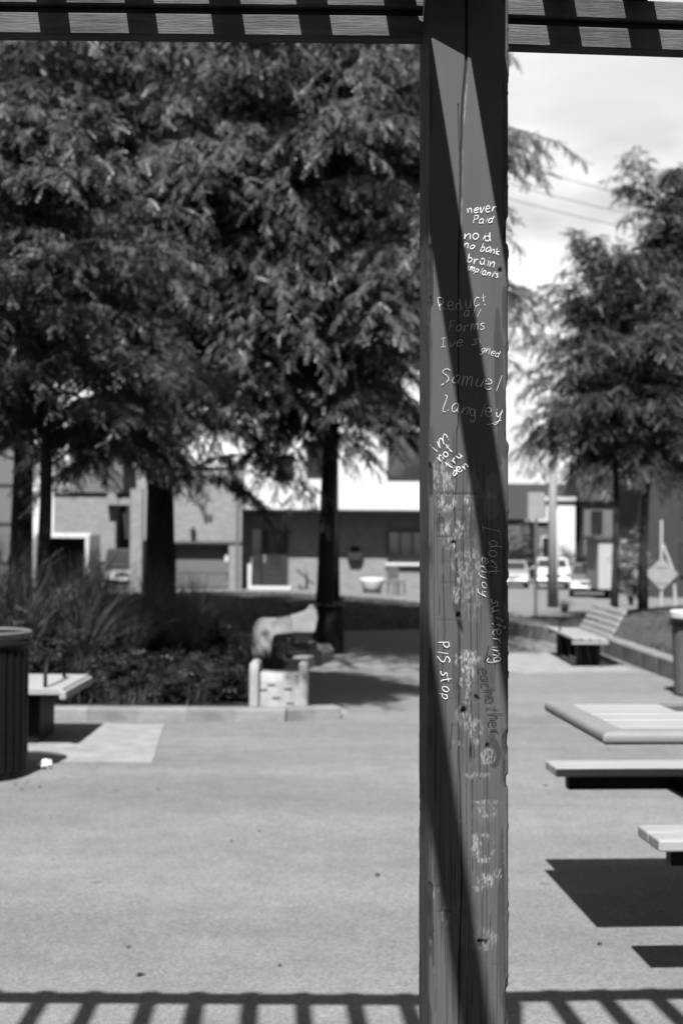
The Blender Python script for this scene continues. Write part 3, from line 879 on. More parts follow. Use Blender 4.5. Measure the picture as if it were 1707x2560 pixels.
# ------------------------------------------------------------------ left platform bench
nr, fr = G(143.5, 1729, .40), G(205, 1679, .40)
bl = thing('platform_bench', 'pale plank platform bench with hoop armrest behind the black slatted bin', 'bench', (nr.x - .9, (nr.y + fr.y) / 2, 0), .0)
dpt = .98; nsl = 8
bz = .40
for k in range(nsl):
    w_ = dpt / nsl
    box('slat', (0, -dpt / 2 + w_ * (k + .5), bz - .0225), (1.8, w_ - .010, .045), 'bench_plank', bl, .006, 2)
for s in (-1, 1):
    box('end_board', (s * .9 - s * .0, 0, bz - .045), (.045, dpt + .02, .06), 'bench_plank', bl, .01, 2)
    box('pedestal_leg', (s * .62, 0, (bz - .045) / 2 + .003), (.16, .5, bz - .05), 'black_steel', bl, .01, 1)
for xx in (.77, -.3):
    bm = B()
    pts = [(xx, -.42, bz - .06), (xx, -.42, bz + .08), (xx, -.36, bz + .17), (xx, -.22, bz + .21), (xx, .05, bz + .21), (xx, .17, bz + .17), (xx, .22, bz + .08), (xx, .22, bz - .06)]
    add_tube(bm, pts, .013, 8); obj('hoop_armrest', bm, 'black_steel', bl, smooth=True)

# ------------------------------------------------------------------ right slatted bench with a back
br = thing('slatted_bench', 'weathered slatted park bench with sloping backrest in front of the lawn kerb', 'bench', (2.74, 16.5, 0), R(-90))
SL = 1.95
def bslat(z, y, w, rx, name='seat_slat'):
    return box(name, (0, y, z), (SL, w, .03), 'bench_plank', br, .006, 1, rx=rx)
for k in range(4): bslat(.305 + .004 * (3 - k), -.17 + .1 * k, .088, -.04)
for k in range(5):
    f = k / 4
    bslat(.345 + .26 * f, .205 + .15 * f, .064, R(90 - 30), 'back_slat')
for sx_ in (-.78, .0, .78):
    box('back_support', (sx_, .305, .475), (.05, .025, .36), 'slat_wood', br, .004, rx=R(-30))
for sx_ in (-.7, .7):
    box('leg', (sx_, -.0, .145), (.11, .26, .28), 'black_steel', br, .008)
for sx_ in (-.97, .97):
    box('end_rail', (sx_, -.02, .275), (.03, .4, .03), 'slat_wood', br, .004)
bm = B()
add_tube(bm, [(-.1, -.19, .30), (-.1, -.19, .42), (-.1, -.14, .48), (-.1, .12, .49), (-.1, .25, .46)], .011, 8); obj('armrest', bm, 'black_steel', br, smooth=True)

# ------------------------------------------------------------------ concrete forms in the bed
c1 = G(697, 1785)
seat = thing('concrete_block', 'pale concrete block seat with two raised ribs on the bed kerb', 'concrete block', (-.475, 10.98, -.075), .0)
sw = .44
for s in (-1, 1):
    bm = B()
    prof = [(.0, .10), (.0, .44), (.012, .485), (.05, .505), (.40, .505), (.55, .46), (.62, .3), (.62, .10)]
    add_prism(bm, prof, 'x', s * (sw / 2 - .03) - .034, s * (sw / 2 - .03) + .034)
    bmesh.ops.bevel(bm, geom=[e for e in bm.edges], offset=.012, segments=2, affect='EDGES')
    obj('side_rib', bm, 'white_concrete', seat)
bm = B()
add_prism(bm, [(.06, .10), (.10, .36), (.12, .405), (.16, .42), (.58, .40), (.58, .10)], 'x', -sw / 2 + .066, sw / 2 - .066)
obj('front_panel', bm, 'white_concrete', seat)
bm = B()
for px_, pz in ((-.06, .33), (.07, .30), (-.02, .23), (.09, .19), (-.12, .29)):
    add_box(bm, (px_, .06 + (pz - .1) * .143, pz), (.062, .008, .015), .002)
o = obj('cast_notch', bm, 'notch_shade', seat); o['kind'] = 'stuff'  # dark slips carry the shadow inside the cast slots
box('foot', (.02, .3, .055), (.52, .66, .10), 'kerb_concrete', seat, .012, 2)
bm = B(); add_prism(bm, [(.24, -.02), (.55, .1), (.5, .5), (.24, .6)], 'z', -.02, .03); o = obj('apron', bm, 'pale_concrete', seat); o.location = (0, 0, .075)
# arched concrete piece further back
ar = thing('concrete_bench', 'weathered arched concrete bench with upturned end beside the shaded path', 'concrete bench', (-.94, 15.2, .08), 0)
prof = [(-.0, -.1), (.19, -.1), (.19, .22), (.205, .28), (.25, .31), (.64, .31), (.66, .33), (.69, .46), (.675, .53), (.64, .575), (.60, .575), (.56, .53), (.53, .49), (.48, .475), (.40, .475), (.385, .435), (.08, .435), (.03, .41), (0, .36)]
bm = B(); add_prism(bm, prof, 'y', 0, .55)
bmesh.ops.bevel(bm, geom=[e for e in bm.edges if abs(e.verts[0].co.y - e.verts[1].co.y) < .01], offset=.018, segments=2, affect='EDGES')
obj('arch', bm, 'aged_concrete', ar)
bm = B(); add_prism(bm, [(.655, .315), (.665, .33), (.692, .46), (.678, .53), (.64, .578), (.60, .578), (.56, .53), (.53, .493), (.48, .478), (.43, .478), (.43, .315)], 'y', -.012, .56)
obj('end_cap', bm, 'pale_concrete', ar)

# ------------------------------------------------------------------ small litter
bm = B(); bmesh.ops.create_icosphere(bm, subdivisions=2, radius=.045)
for v in bm.verts: v.co *= random.uniform(.6, 1.15); v.co.z *= .7
p = G(115, 1922)
o = obj('crumpled_paper', bm, 'paper'); o.location = (p.x, p.y, .03); tag(o, 'white crumpled paper lying on the asphalt beside the slatted bin', 'litter')
spots = [(614, 1880), (395, 1975), (578, 2105), (1150 + 369, 1873), (1362, 1965), (350, 2440), (700, 2415), (945, 2190), (1500, 2362), (322, 2370), (648, 2080), (160, 1945), (70, 1958), (40, 1962), (100, 1968), (20, 1950), (55, 1975)]
bm = B(); 
add_quad(bm, (-.03, -.012, .002), (0, -.018, .008), (.035, 0, .003), (0, .016, .010))
lf0 = obj('fallen_leaf', bm, 'dead_leaf')
for i, (px_, py_) in enumerate(spots):
    o = lf0 if i == 0 else inst(lf0)
    q = G(px_, py_); o.location = (q.x, q.y, .004); o.rotation_euler = (random.uniform(-.1, .1), random.uniform(-.1, .1), random.uniform(0, 6)); s = random.uniform(.3, .7); o.scale = (s, s, s)
    tag(o, 'small dry curled leaf lying on the plaza asphalt', 'leaf', 'dry leaves on the plaza')

# ------------------------------------------------------------------ foliage
def leaf_template(pairs=5, L=1.0, w=.30, lw=.15):
    """one pinnate leaf: leaflets as narrow diamonds either side of a midrib; along x, side y, normal z"""
    v = []
    for k in range(pairs):
        t = (k + .6) / pairs * L
        ww = w * (1 - .35 * abs(k / (pairs - 1) - .45) * 2)
        for s in (-1, 1):
            v += [(t, .01 * s, 0), (t + lw * .5 + .05, s * ww * .55, -.02), (t + .13, s * ww, -.07), (t - lw * .5 + .06, s * ww * .5, -.03)]
    return np.array(v, float)
def leaf_template_tri(pairs, L, w, lw):
    v = []
    for k in range(pairs):
        t = (k + .5) / pairs * L
        ww = w * (1 - .35 * abs(k / (pairs - 1) - .45) * 2)
        for s in (-1, 1):
            v += [(t - lw * .55, .015 * s, 0), (t + lw * .75, .12 * s * ww + .02 * s, -.01), (t + .10, s * ww * 1.08, -.07)]
    return np.array(v, float)
TEMPL = leaf_template_tri(4, 1.0, .25, .19)
TEMPL_B = leaf_template_tri(4, 1.0, .22, .19)
TEMPL3 = leaf_template(3, 1.0, .34, .28)
def leaves_mesh(pos, d, nrm, size, templ):
    d = d / np.linalg.norm(d, axis=1, keepdims=True)
    nrm = nrm - d * (nrm * d).sum(1, keepdims=True)
    nrm /= np.linalg.norm(nrm, axis=1, keepdims=True) + 1e-9
    s = np.cross(nrm, d)
    t = templ
    droop = t[:, 0] ** 2 * -.22
    co = pos[:, None, :] + size[:, None, None] * (t[None, :, 0, None] * d[:, None, :] + t[None, :, 1, None] * s[:, None, :] + t[None, :, 2, None] * nrm[:, None, :])
    co[:, :, 2] += size[:, None] * droop[None, :]
    N, K = len(pos), len(t)
    q = np.arange(N * K).reshape(-1, 4 if K in (24,) and templ is TEMPL3 else 3)
    return co.reshape(-1, 3), q

def make_tree(name, label, base, trunk_pts, r0, r1, crown_c, crown_r, nb, seed, twigs=13, lpt=20, lsize=.17, templ=TEMPL, leafm='locust_leaf', barkm='bark', fork=None, group=None, cull=None, low=-.85, shell=.45, extra_limbs=(), s0=.42):
    """trunk_pts: offsets from the base; crown_c/r: ellipsoid in world"""
    r = np.random.default_rng(seed)
    base = Vector(base)
    t = thing(name, label, 'tree', base, 0, group)
    bm = B()
    tp = [Vector(p) for p in trunk_pts]
    n = len(tp)
    add_tube(bm, tp, [r0 * (1.25 if i == 0 else 1) + (r1 - r0) * i / (n - 1) for i in range(n)], 12)
    cc = np.array(crown_c, float) - np.array(base); cr = np.array(crown_r, float)
    tpa = np.array([list(p) for p in tp])
    zs = tpa[:, 2]
    def axis(z): return np.array([np.interp(z, zs, tpa[:, 0]), np.interp(z, zs, tpa[:, 1]), z])
    ztop = zs[-1]; zf = fork if fork else ztop * .4
    P_, D_2, N_, S_ = [], [], [], []
    for b in range(nb):
        v = r.normal(size=3); v /= np.linalg.norm(v)
        if v[2] < low: v[2] = -v[2]
        f = shell + (1 - shell) * r.random() ** .45
        end = cc + cr * v * f
        if cull is not None and not cull(end + np.array(base)): continue
        z0 = np.clip(zf + (ztop - zf) * np.clip((end[2] - zf) / (ztop - zf) * r.uniform(.3, .8), 0, 1), zf * .9, ztop)
        st = axis(z0)
        Lb = np.linalg.norm(end - st)
        ss = np.linspace(0, 1, 8)
        side = r.normal(size=3) * .05 * Lb
        pts = st + (end - st) * ss[:, None] + side * np.sin(ss * math.pi)[:, None]
        pts[:, 2] += .22 * Lb * np.sin(ss * math.pi * .9) - .10 * Lb * ss ** 3
        add_tube(bm, [Vector(p) for p in pts], list(np.interp(ss, [0, 1], [max(.010, r1 * .4 * min(1, Lb / 3)), .004])), 5, cap=False)
        for k in range(twigs):
            s = s0 + (1 - s0) * (k + r.random()) / twigs
            i = min(int(s * 7), 6); fr_ = s * 7 - i
            p = pts[i] * (1 - fr_) + pts[i + 1] * fr_
            tg = pts[i + 1] - pts[i]; tg /= np.linalg.norm(tg)
            sd = 1 if k % 2 else -1
            hz = np.cross(tg, [0, 0, 1.0]); hz /= np.linalg.norm(hz) + 1e-9
            aa = r.uniform(.3, 1.15)
            dr = tg * math.cos(aa) + hz * sd * math.sin(aa) + np.array([0, 0, r.uniform(-.15, .25)])
            dr /= np.linalg.norm(dr)
            Lt = r.uniform(.35, .95) * (1.05 - .45 * s) * min(1.0, Lb / 1.6 + .3)
            nt = max(4, int(lpt * Lt / .6))
            q = np.linspace(.05, 1, nt)
            pp = p + dr * (q * Lt)[:, None]
            pp[:, 2] -= .42 * Lt * q ** 2
            dd = np.tile(dr, (nt, 1)); dd[:, 2] -= .84 * q
            hs = np.cross(dr, [0, 0, 1.0]); hs /= np.linalg.norm(hs) + 1e-9
            sgn = np.where(np.arange(nt) % 2 == 0, 1, -1)[:, None]
            ld = dd * r.uniform(.35, .9, (nt, 1)) + hs * sgn * r.uniform(.5, 1.0, (nt, 1)) + np.array([0, 0, -.28]) + r.normal(size=(nt, 3)) * .48
            nn = np.array([0, 0, 1.0]) + r.normal(size=(nt, 3)) * .5
            P_.append(pp); D_2.append(ld); N_.append(nn); S_.append(lsize * r.uniform(.65, 1.25, nt))
    for pts, ra, rb in extra_limbs:
        add_tube(bm, [Vector(p) - base for p in pts], list(np.linspace(ra, rb, len(pts))), 7, cap=False)
    obj('trunk', bm, barkm, t, smooth=True)
    co, q = leaves_mesh(np.concatenate(P_), np.concatenate(D_2), np.concatenate(N_), np.concatenate(S_), templ)
    crown = np_mesh('crown', co, q, leafm, t)
    return t, len(q)

nq = 0
def ptree(*a, **k):
    global nq
    k.setdefault('group', 'honey locust trees round the plaza')
    t, n = make_tree(*a, **k); nq += n
ptree('locust_tree', 'big thick trunked honey locust between the white van and garage door', (-2.33, 18.2, 0),
    [(0, 0, 0), (.02, 0, 1), (.0, .1, 2), (-.1, .1, 3), (-.1, 0, 4.4), (.1, 0, 6), (.2, 0, 7.6), (.25, 0, 8.6)], .21, .07,
    (-2.0, 17.0, 5.2), (3.6, 4.3, 3.8), 185, 11, twigs=19, lpt=33, lsize=.118, fork=2.0, shell=.34, s0=.32, cull=lambda e: e[2] > 1.45 + .022 * e[1], low=-.95)
ptree('locust_tree', 'slim leaning honey locust rising behind the round black bin', (-.22, 18.6, 0),
    [(0, 0, 0), (.02, 0, .8), (.04, 0, 1.7), (.06, 0, 2.6), (.1, 0, 3.4), (.2, -.1, 4.6), (.25, -.1, 6.2), (.3, 0, 7.8)], .125, .05,
    (-.05, 16.3, 5.1), (2.3, 4.6, 3.6), 178, 12, twigs=19, lpt=33, lsize=.118, fork=2.4, low=-.95, shell=.34, s0=.32, cull=lambda e: e[2] > 1.4 + .052 * e[1],
    extra_limbs=[([(-.1, 18.6, 3.0), (.3, 18.5, 3.35), (.7, 18.4, 3.1), (.95, 18.3, 2.5)], .035, .012)])
ptree('locust_tree', 'slender honey locust in front of the open white van', (-2.70, 13.0, .09),
    [(0, 0, 0), (-.02, 0, .8), (.0, 0, 1.6), (.0, 0, 2.4), (-.1, 0, 3.6), (-.2, 0, 5.0)], .075, .03,
    (-2.75, 12.9, 3.55), (1.9, 2.0, 1.9), 90, 13, twigs=17, lpt=30, s0=.32, lsize=.105, fork=1.9, low=-.8)
ptree('locust_tree', 'dark honey locust at the left of the white van', (-4.3, 19.1, 0),
    [(0, 0, 0), (0, 0, 1.2), (.0, .1, 2.4), (-.1, .1, 4), (-.1, 0, 6), (-.1, 0, 7.6)], .17, .06,
    (-4.9, 18.6, 5.4), (3.0, 3.4, 3.7), 90, 14, twigs=15, lpt=16, lsize=.2, templ=TEMPL_B, fork=2.2, low=-.85)
ptree('locust_tree', 'tall honey locust with the highest crown behind the leaning tree', (-.17, 24.6, 0),
    [(0, 0, 0), (0, 0, 2), (.0, .1, 4), (-.1, .1, 6), (-.1, 0, 8), (-.1, 0, 9.8)], .13, .06,
    (.1, 24.2, 7.6), (3.2, 3.0, 3.5), 80, 15, twigs=12, lpt=15, lsize=.27, templ=TEMPL_B, s0=.35, fork=4.4, low=-.7)
ptree('locust_tree', 'tall honey locust closing the gap behind the thick trunk', (-3.25, 25.5, -.01),
    [(0, 0, 0), (0, 0, 2), (.0, .1, 4), (-.1, .1, 6), (-.1, 0, 8), (-.1, 0, 9.8)], .16, .06,
    (-3.4, 25.0, 7.2), (4.2, 3.0, 4.0), 95, 16, twigs=12, lpt=15, lsize=.27, templ=TEMPL_B, s0=.35, fork=4.0, low=-.7)
ptree('locust_tree', 'honey locust at the left edge shading the planting bed', (-4.7, 9.0, .0),
    [(0, 0, 0), (0, 0, 1), (.05, 0, 2), (.1, .0, 3), (.1, 0, 4.2), (.2, 0, 5.6)], .12, .05,
    (-2.0, 9.2, 5.85), (2.3, 1.7, .9), 170, 19, twigs=14, lpt=18, lsize=.17, s0=.80, cull=lambda e: e[0] > -1.0, fork=2.4, low=-.6)  # crown kept above the view, trimmed for the shade it casts
ptree('locust_tree', 'young honey locust with thin trunk behind the slatted bench', (4.1, 21.4, .1),
    [(0, 0, 0), (.02, 0, 1), (.03, 0, 2), (.0, .0, 3), (-.05, 0, 4.2), (0, 0, 4.9), (.0, 0, 5.3)], .055, .02,
    (4.2, 21.5, 3.75), (1.5, 1.6, 2.45), 78, 17, twigs=11, lpt=19, s0=.25, cull=lambda e: e[2] > 2.35, templ=TEMPL_B, leafm='locust_leaf_far', barkm='bark_thin', fork=2.0, low=-.85)
ptree('locust_tree', 'broad dark honey locust on the grassy lawn mound', (5.68, 26.8, .0),
    [(0, 0, 0), (.0, 0, 1.2), (.05, 0, 2.4), (.1, .0, 3.6), (.2, 0, 5.2), (.3, 0, 6.4), (.4, 0, 7.3)], .085, .045,
    (6.5, 26.6, 5.25), (2.7, 2.6, 3.95), 112, 18, twigs=13, lpt=19, s0=.25, templ=TEMPL_B, lsize=.19, leafm='locust_leaf_far', fork=2.4, low=-.85)
print('leaf quads', nq)

# shrubs, ornamental grasses
def shrub(label, base, rx, rz, n, seed, lsize=.11, leafm='shrub_leaf', group=None, cat='shrub', name='shrub', tall=False):
    r = np.random.default_rng(seed)
    t = thing(name, label, cat, base, 0, group)
    bm = B()
    P_, D_, N_, S_ = [], [], [], []
    ns = max(6, n // 26)
    for k in range(ns):
        a = r.uniform(0, 6.28); f = r.uniform(.2, 1)
        end = np.array([math.cos(a) * rx * f, math.sin(a) * rx * f, rz * r.uniform(.22, 1.0) * (1 - .35 * f * f)])
        mid = end * .5 + np.array([0, 0, rz * .18])
        add_tube(bm, [Vector((end[0] * .08, end[1] * .08, 0)), Vector(mid), Vector(end)], [.010, .007, .003], 4, cap=False)
        m_ = n // ns
        q = r.uniform(.12, 1.0, m_)
        pp = np.where(q[:, None] < .5, mid * (q[:, None] * 2), mid + (end - mid) * (q[:, None] * 2 - 1))
        P_.append(pp + r.normal(size=(m_, 3)) * .03)
        dd = r.normal(size=(m_, 3)); dd[:, 2] = np.abs(dd[:, 2]) * .5 - .1
        D_.append(dd); N_.append(np.array([0, 0, 1.0]) + r.normal(size=(m_, 3)) * .5); S_.append(lsize * r.uniform(.6, 1.3, m_))
    obj('stem', bm, 'bark_thin', t)
    co, q = leaves_mesh(np.concatenate(P_), np.concatenate(D_), np.concatenate(N_), np.concatenate(S_), TEMPL3)
    np_mesh('foliage', co, q, leafm, t)
    return t
def grass_clump(label, base, h, spread, n, seed, leafm='straw_blade', group=None):
    r = np.random.default_rng(seed)
    t = thing('ornamental_grass', label, 'grass clump', base, 0, group)
    a = r.uniform(0, 6.283, n); lean = r.uniform(.05, 1.0, n) * spread; hh = h * r.uniform(.55, 1.05, n); w = r.uniform(.004, .010, n)
    K = 5
    s = np.linspace(0, 1, K)
    x = lean[:, None] * s ** 1.8 * np.cos(a)[:, None] + (r.uniform(-.06, .06, n))[:, None]
    y = lean[:, None] * s ** 1.8 * np.sin(a)[:, None] + (r.uniform(-.06, .06, n))[:, None]
    z = hh[:, None] * (s - .28 * (lean / spread)[:, None] * s ** 3)
    b = r.uniform(0, 6.283, n)
    wx = np.cos(b)[:, None] * w[:, None] * (1 - s * .9); wy = np.sin(b)[:, None] * w[:, None] * (1 - s * .9)
    Lf = np.stack([x - wx, y - wy, z], -1); Rt = np.stack([x + wx, y + wy, z], -1)
    co = np.stack([Lf, Rt], 2).reshape(-1, 3)
    i = (np.arange(n)[:, None] * K * 2 + np.arange(K - 1)[None, :] * 2).ravel()
    q = np.stack([i, i + 1, i + 3, i + 2], -1)
    np_mesh('blades', co, q, leafm, t)
    return t
g_lab = 'feathery ornamental grass clump in the shaded planting bed'
k = 0
for (x, y, h, s) in ((-4.1, 12.4, 1.7, .75), (-3.35, 11.9, 1.5, .7), (-2.75, 12.3, 1.35, .7), (-3.5, 14.2, 1.7, .8), (-2.6, 14.4, 1.4, .8), (-2.0, 13.2, 1.05, .6), (-4.3, 15.3, 1.8, .8), (-2.1, 15.9, 1.15, .7), (-3.2, 16.4, 1.25, .6), (-1.75, 17.2, .95, .5)):
    grass_clump(g_lab, (x, y, .08), h, s, 300, 300 + k, group='ornamental grasses in the bed'); k += 1
s_lab = 'low dark leafy shrub in the planting bed behind the kerb'
pl = [(-2.9, 11.35), (-2.45, 11.6), (-2.05, 11.3), (-1.65, 11.55), (-1.3, 11.3), (-.95, 11.45), (-1.85, 12.2), (-1.35, 12.2), (-.95, 12.4), (-2.4, 12.7), (-1.6, 13.0), (-1.1, 13.4), (-2.2, 14.0), (-1.5, 14.2), (-3.1, 13.0), (-1.9, 15.0), (-1.4, 16.2), (-2.7, 15.4), (-3.8, 13.3), (-3.6, 11.5)]
for (x, y) in pl:
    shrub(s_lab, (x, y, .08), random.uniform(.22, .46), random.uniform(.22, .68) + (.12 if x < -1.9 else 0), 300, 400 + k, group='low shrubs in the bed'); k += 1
tall = 'taller bushy plant standing among the grass clumps of the bed'
for (x, y, hh_) in ((-3.75, 12.7, 1.15), (-3.15, 13.0, 1.0), (-2.55, 13.4, .95), (-3.0, 15.0, 1.1), (-2.2, 14.9, .8)):
    shrub(tall, (x, y, .08), .42, hh_, 420, 500 + k, lsize=.10, leafm='tall_leaf', group='bushy plants among the grasses'); k += 1
for (x, y, h, s) in ((-3.9, 13.0, 1.9, .9), (-3.1, 12.4, 1.5, .8), (-2.3, 12.6, 1.2, .7), (-1.6, 14.6, 1.0, .6), (-2.9, 17.3, 1.2, .7)):
    grass_clump(g_lab, (x, y, .08), h, s, 300, 340 + k, group='ornamental grasses in the bed'); k += 1
# ground cover and lawns
def blades(name, poly_fn, n, h, m, seed, label):
    r = np.random.default_rng(seed)
    P_ = poly_fn(r, n)
    n = len(P_)
    a = r.uniform(0, 6.283, n); w = .006 * r.uniform(.6, 1.4, n); hh = h * r.uniform(.5, 1.2, n)
    tip = P_ + np.stack([np.cos(a + 1.3) * hh * .5, np.sin(a + 1.3) * hh * .5, hh], -1)
    wv = np.stack([np.cos(a) * w, np.sin(a) * w, np.zeros(n)], -1)
    co = np.stack([P_ - wv, P_ + wv, tip + wv * .2, tip - wv * .2], 1).reshape(-1, 3)
    q = np.arange(n * 4).reshape(-1, 4)
    o = np_mesh(name, co, q, m); o['kind'] = 'stuff'; o['label'] = label; o['category'] = 'grass'
    return o
def in_mound(cx, cy, rx, ry, h, base=0.0):
    def f(r, n):
        a = r.uniform(0, 6.283, n); q = np.sqrt(r.uniform(0, 1, n)) * .98
        x, y = cx + rx * q * np.cos(a), cy + ry * q * np.sin(a)
        z = np.array([ground_z(i, j) for i, j in zip(x, y)]) + base + h * (1 - q ** 2) - .02
        return np.stack([x, y, z], -1)
    return f
blades('mound_grass', in_mound(-2.2, 25.5, 5.6, 4.6, .40), 20000, .07, 'grass_blade', 91, 'short shaded grass on the low mound before the houses')
blades('lawn_grass', in_mound(6.6, 20.5, 3.9, 6.2, .42), 22000, .06, 'grass_blade', 92, 'short grass on the lawn mound under the right trees')
def in_lawn(r, n):
    x = r.uniform(3.2, 7.5, n); y = r.uniform(12.3, 24, n)
    lx = np.interp(y, [12.0, 13.3, 14.25, 15.6, 17.5, 19.05, 20.6, 22.4, 24], [5.3, 4.0, 3.6, 3.58, 3.5, 3.3, 2.8, 2.5, 2.5])
    ok = x > lx
    x, y = x[ok], y[ok]
    return np.stack([x, y, np.full(len(x), .098)], -1)
blades('lawn_grass', in_lawn, 22000, .05, 'grass_blade', 93, 'sunlit mown grass behind the concrete lawn kerb')
def in_bed(r, n):
    x = r.uniform(-5, -.6, n); y = r.uniform(11.05, 17.9, n)
    ok = ~((x > -.95) & (y < 12.2)); x, y = x[ok], y[ok]; n = len(x)
    return np.stack([x, y, np.full(n, .085)], -1)
blades('ground_cover', in_bed, 20000, .13, 'shrub_leaf', 94, 'dark low ground cover between the shrubs of the bed')

# ------------------------------------------------------------------ buildings, left
def wall_block(name, x0, x1, y0, y1, z0, z1, m, parent, loc):
    bm = B(); add_box(bm, ((x0 + x1) / 2 - loc[0], (y0 + y1) / 2 - loc[1], (z0 + z1) / 2 - loc[2]), (x1 - x0, y1 - y0, z1 - z0))
    return obj(name, bm, m, parent)
def window(parent, c, w, h, m_frame='door_dark', sill=None, split=0, fr=.07, rec=.08):
    """c = centre of the window on the wall plane, local"""
    bm = B()
    for s in (-1, 1):
        add_box(bm, (s * (w / 2 - fr / 2), 0, 0), (fr, .12, h))
        add_box(bm, (0, 0, s * (h / 2 - fr / 2)), (w - 2 * fr, .118, fr))
    for k in range(split):
        add_box(bm, (-w / 2 + w * (k + 1) / (split + 1), 0, 0), (fr * .8, .11, h - 2 * fr))
    f = obj('window', bm, m_frame, parent); f.location = c
    bm = B(); add_box(bm, (0, .035, 0), (w - 2 * fr + .004, .02, h - 2 * fr + .004)); obj('pane', bm, 'window_glass', f)
    if sill:
        bm = B(); add_box(bm, (0, -.06, -h / 2 - .06), (w + .12, .2, .11), .01); obj('sill', bm, sill, f)
    return f
YB = 51.0
def bx(px): return AT(px, 1400, YB).x
def bz_(py, px=700, y=YB): return AT(px, py, y).z
gz = -.62
# modern house: white upper storey overhanging a brick ground floor
hs = thing('modern_house', 'modern house with white overhanging upper storey, dark door and brick ground floor', 'house', (0, YB, gz))
L0 = (0, YB, gz)
OV = 1.25
x_l, x_r = bx(606), bx(1170)
ovz = bz_(1277)
wall_block('ground_floor_wall', x_l, x_r, YB + OV, YB + 8, gz - .3, ovz, 'brick_pale', hs, L0)
wall_block('upper_storey', x_l - .02, x_r + .02, YB, YB + 8.02, ovz, ovz + 5.6, 'white_wall', hs, L0)
wall_block('roof', x_l - .2, x_r + .2, YB - .2, YB + 8.2, ovz + 5.6, ovz + 5.85, 'roof_grey', hs, L0)
def yl(px, py, y): p = AT(px, py, y); return p.x - L0[0], y - L0[1], p.z - L0[2]
yw = YB + OV
def rect_window(px0, py0, px1, py1, y, **k):
    a, b = yl(px0, py0, y), yl(px1, py1, y)
    return window(hs, ((a[0] + b[0]) / 2, y - L0[1] - .03, (a[2] + b[2]) / 2), b[0] - a[0], a[2] - b[2], **k)
rect_window(968, 1325, 1062, 1407, yw, sill='trim_white', split=2)
rect_window(766, 1100, 830, 1190, YB, split=0)
rect_window(968, 1080, 1062, 1196, YB, split=1)
rect_window(690, 1135, 735, 1195, YB, split=0)
a, b = yl(630, 1323, yw), yl(727, 1465, yw)
dr = box('door', ((a[0] + b[0]) / 2 + .12, yw - L0[1] - .03, (a[2] + b[2]) / 2), (.98, .1, a[2] - b[2]), 'door_dark', hs)
box('door_pane', (.02, -.055, .1), (.42, .02, 1.5), 'window_glass', dr)
box('handle', (-.36, -.08, -.05), (.04, .06, .3), 'pole_steel', dr)
box('side_light', (a[0] + .2, yw - L0[1] - .03, (a[2] + b[2]) / 2), (.36, .1, a[2] - b[2]), 'window_glass', hs)
box('door_step', ((a[0] + b[0]) / 2, yw - L0[1] - .45, b[2] - .09), (b[0] - a[0] + .05, .9, .17), 'trim_white', hs)
box('door_step', ((a[0] + b[0]) / 2 + .9, yw - L0[1] - .55, b[2] - .26), (b[0] - a[0] + 2.4, 1.2, .17), 'trim_white', hs)
q = yl(747, 1420, yw - .4); box('low_pier', (q[0], q[1], q[2] - .5), (.5, .3, 1.35), 'brick_pale', hs)
q = yl(628, 1430, yw - .4); box('low_pier', (q[0] - .06, q[1], q[2] - .3), (.14, .2, 1.2), 'trim_white', hs)
bm = B(); p1, p2 = yl(742, 1425, yw - 1.0), yl(785, 1462, yw - 1.0); add_tube(bm, [p1, p2], .035, 6); obj('hand_rail', bm, 'door_dark', hs)
# garage wing, flush and sunlit
gw = thing('garage_wing', 'pale brick garage wing with a grey garage door left of the overhang', 'garage', (0, YB - .3, gz))
L1 = (0, YB - .3, gz)
yg = YB - .3
gx0, gx1 = AT(340, 1400, yg).x, AT(606, 1400, yg).x - .03
dx0, dx1 = AT(434, 1400, yg).x, AT(572, 1400, yg).x
dzt, dzb = AT(500, 1363, yg).z, gz - .3
topz = AT(500, 1195, yg).z + .4
wall_block('wall', gx0, dx0, yg, yg + 5, gz - .3, dzt, 'brick_pale', gw, L1)
wall_block('wall', dx1, gx1, yg, yg + 5, gz - .3, dzt, 'brick_pale', gw, L1)
wall_block('wall', gx0, gx1, yg, yg + 5.01, dzt, topz, 'brick_pale', gw, L1)
wall_block('roof', gx0 - .1, gx1, yg - .1, yg + 5.1, topz, topz + .18, 'trim_white', gw, L1)
gd = wall_block('garage_door', dx0, dx1, yg + .42, yg + .52, dzb, dzt, 'garage_grey', gw, L1)
for k in range(4):
    box('door_panel', ((dx0 + dx1) / 2, .40, dzb - L1[2] + (dzt - dzb) * (k + .5) / 4), (dx1 - dx0 - .06, .04, (dzt - dzb) / 4 - .03), 'garage_grey', gd)
bm = B(); q = AT(483, 1330, yg - .08); add_lathe(bm, [(0, -.22), (.08, -.2), (.1, .1), (.04, .2), (0, .22)], 10)
o = obj('wall_lamp', bm, 'door_dark', gw); o.location = (q.x, -.1, q.z - L1[2])
bm = B(); q = AT(567, 1397, yg - .08); add_lathe(bm, [(0, -.1), (.08, -.1), (.08, .1), (0, .12)], 8); o = obj('wall_lamp', bm, 'trim_white', gw); o.location = (q.x, -.09, q.z - L1[2])
bm = B(); q = AT(594, 1300, yg - .06); add_tube(bm, [(q.x, -.06, gz - .2 - L1[2]), (q.x, -.06, topz - L1[2])], .05, 8); obj('downpipe', bm, 'grey_siding', gw)
bm = B(); add_box(bm, ((gx0 + gx1) / 2, -.03, dzt + .12 - L1[2]), (gx1 - gx0, .07, .08)); obj('string_course', bm, 'brick_dark', gw)
bm = B()
for k_ in range(5): add_box(bm, (AT(520, 1300, yg).x + .02, -.02, AT(520, 1300, yg).z - L1[2] + k_ * .05), (.3, .05, .03))
o = obj('wall_vent', bm, 'grey_siding', gw); o['kind'] = 'stuff'
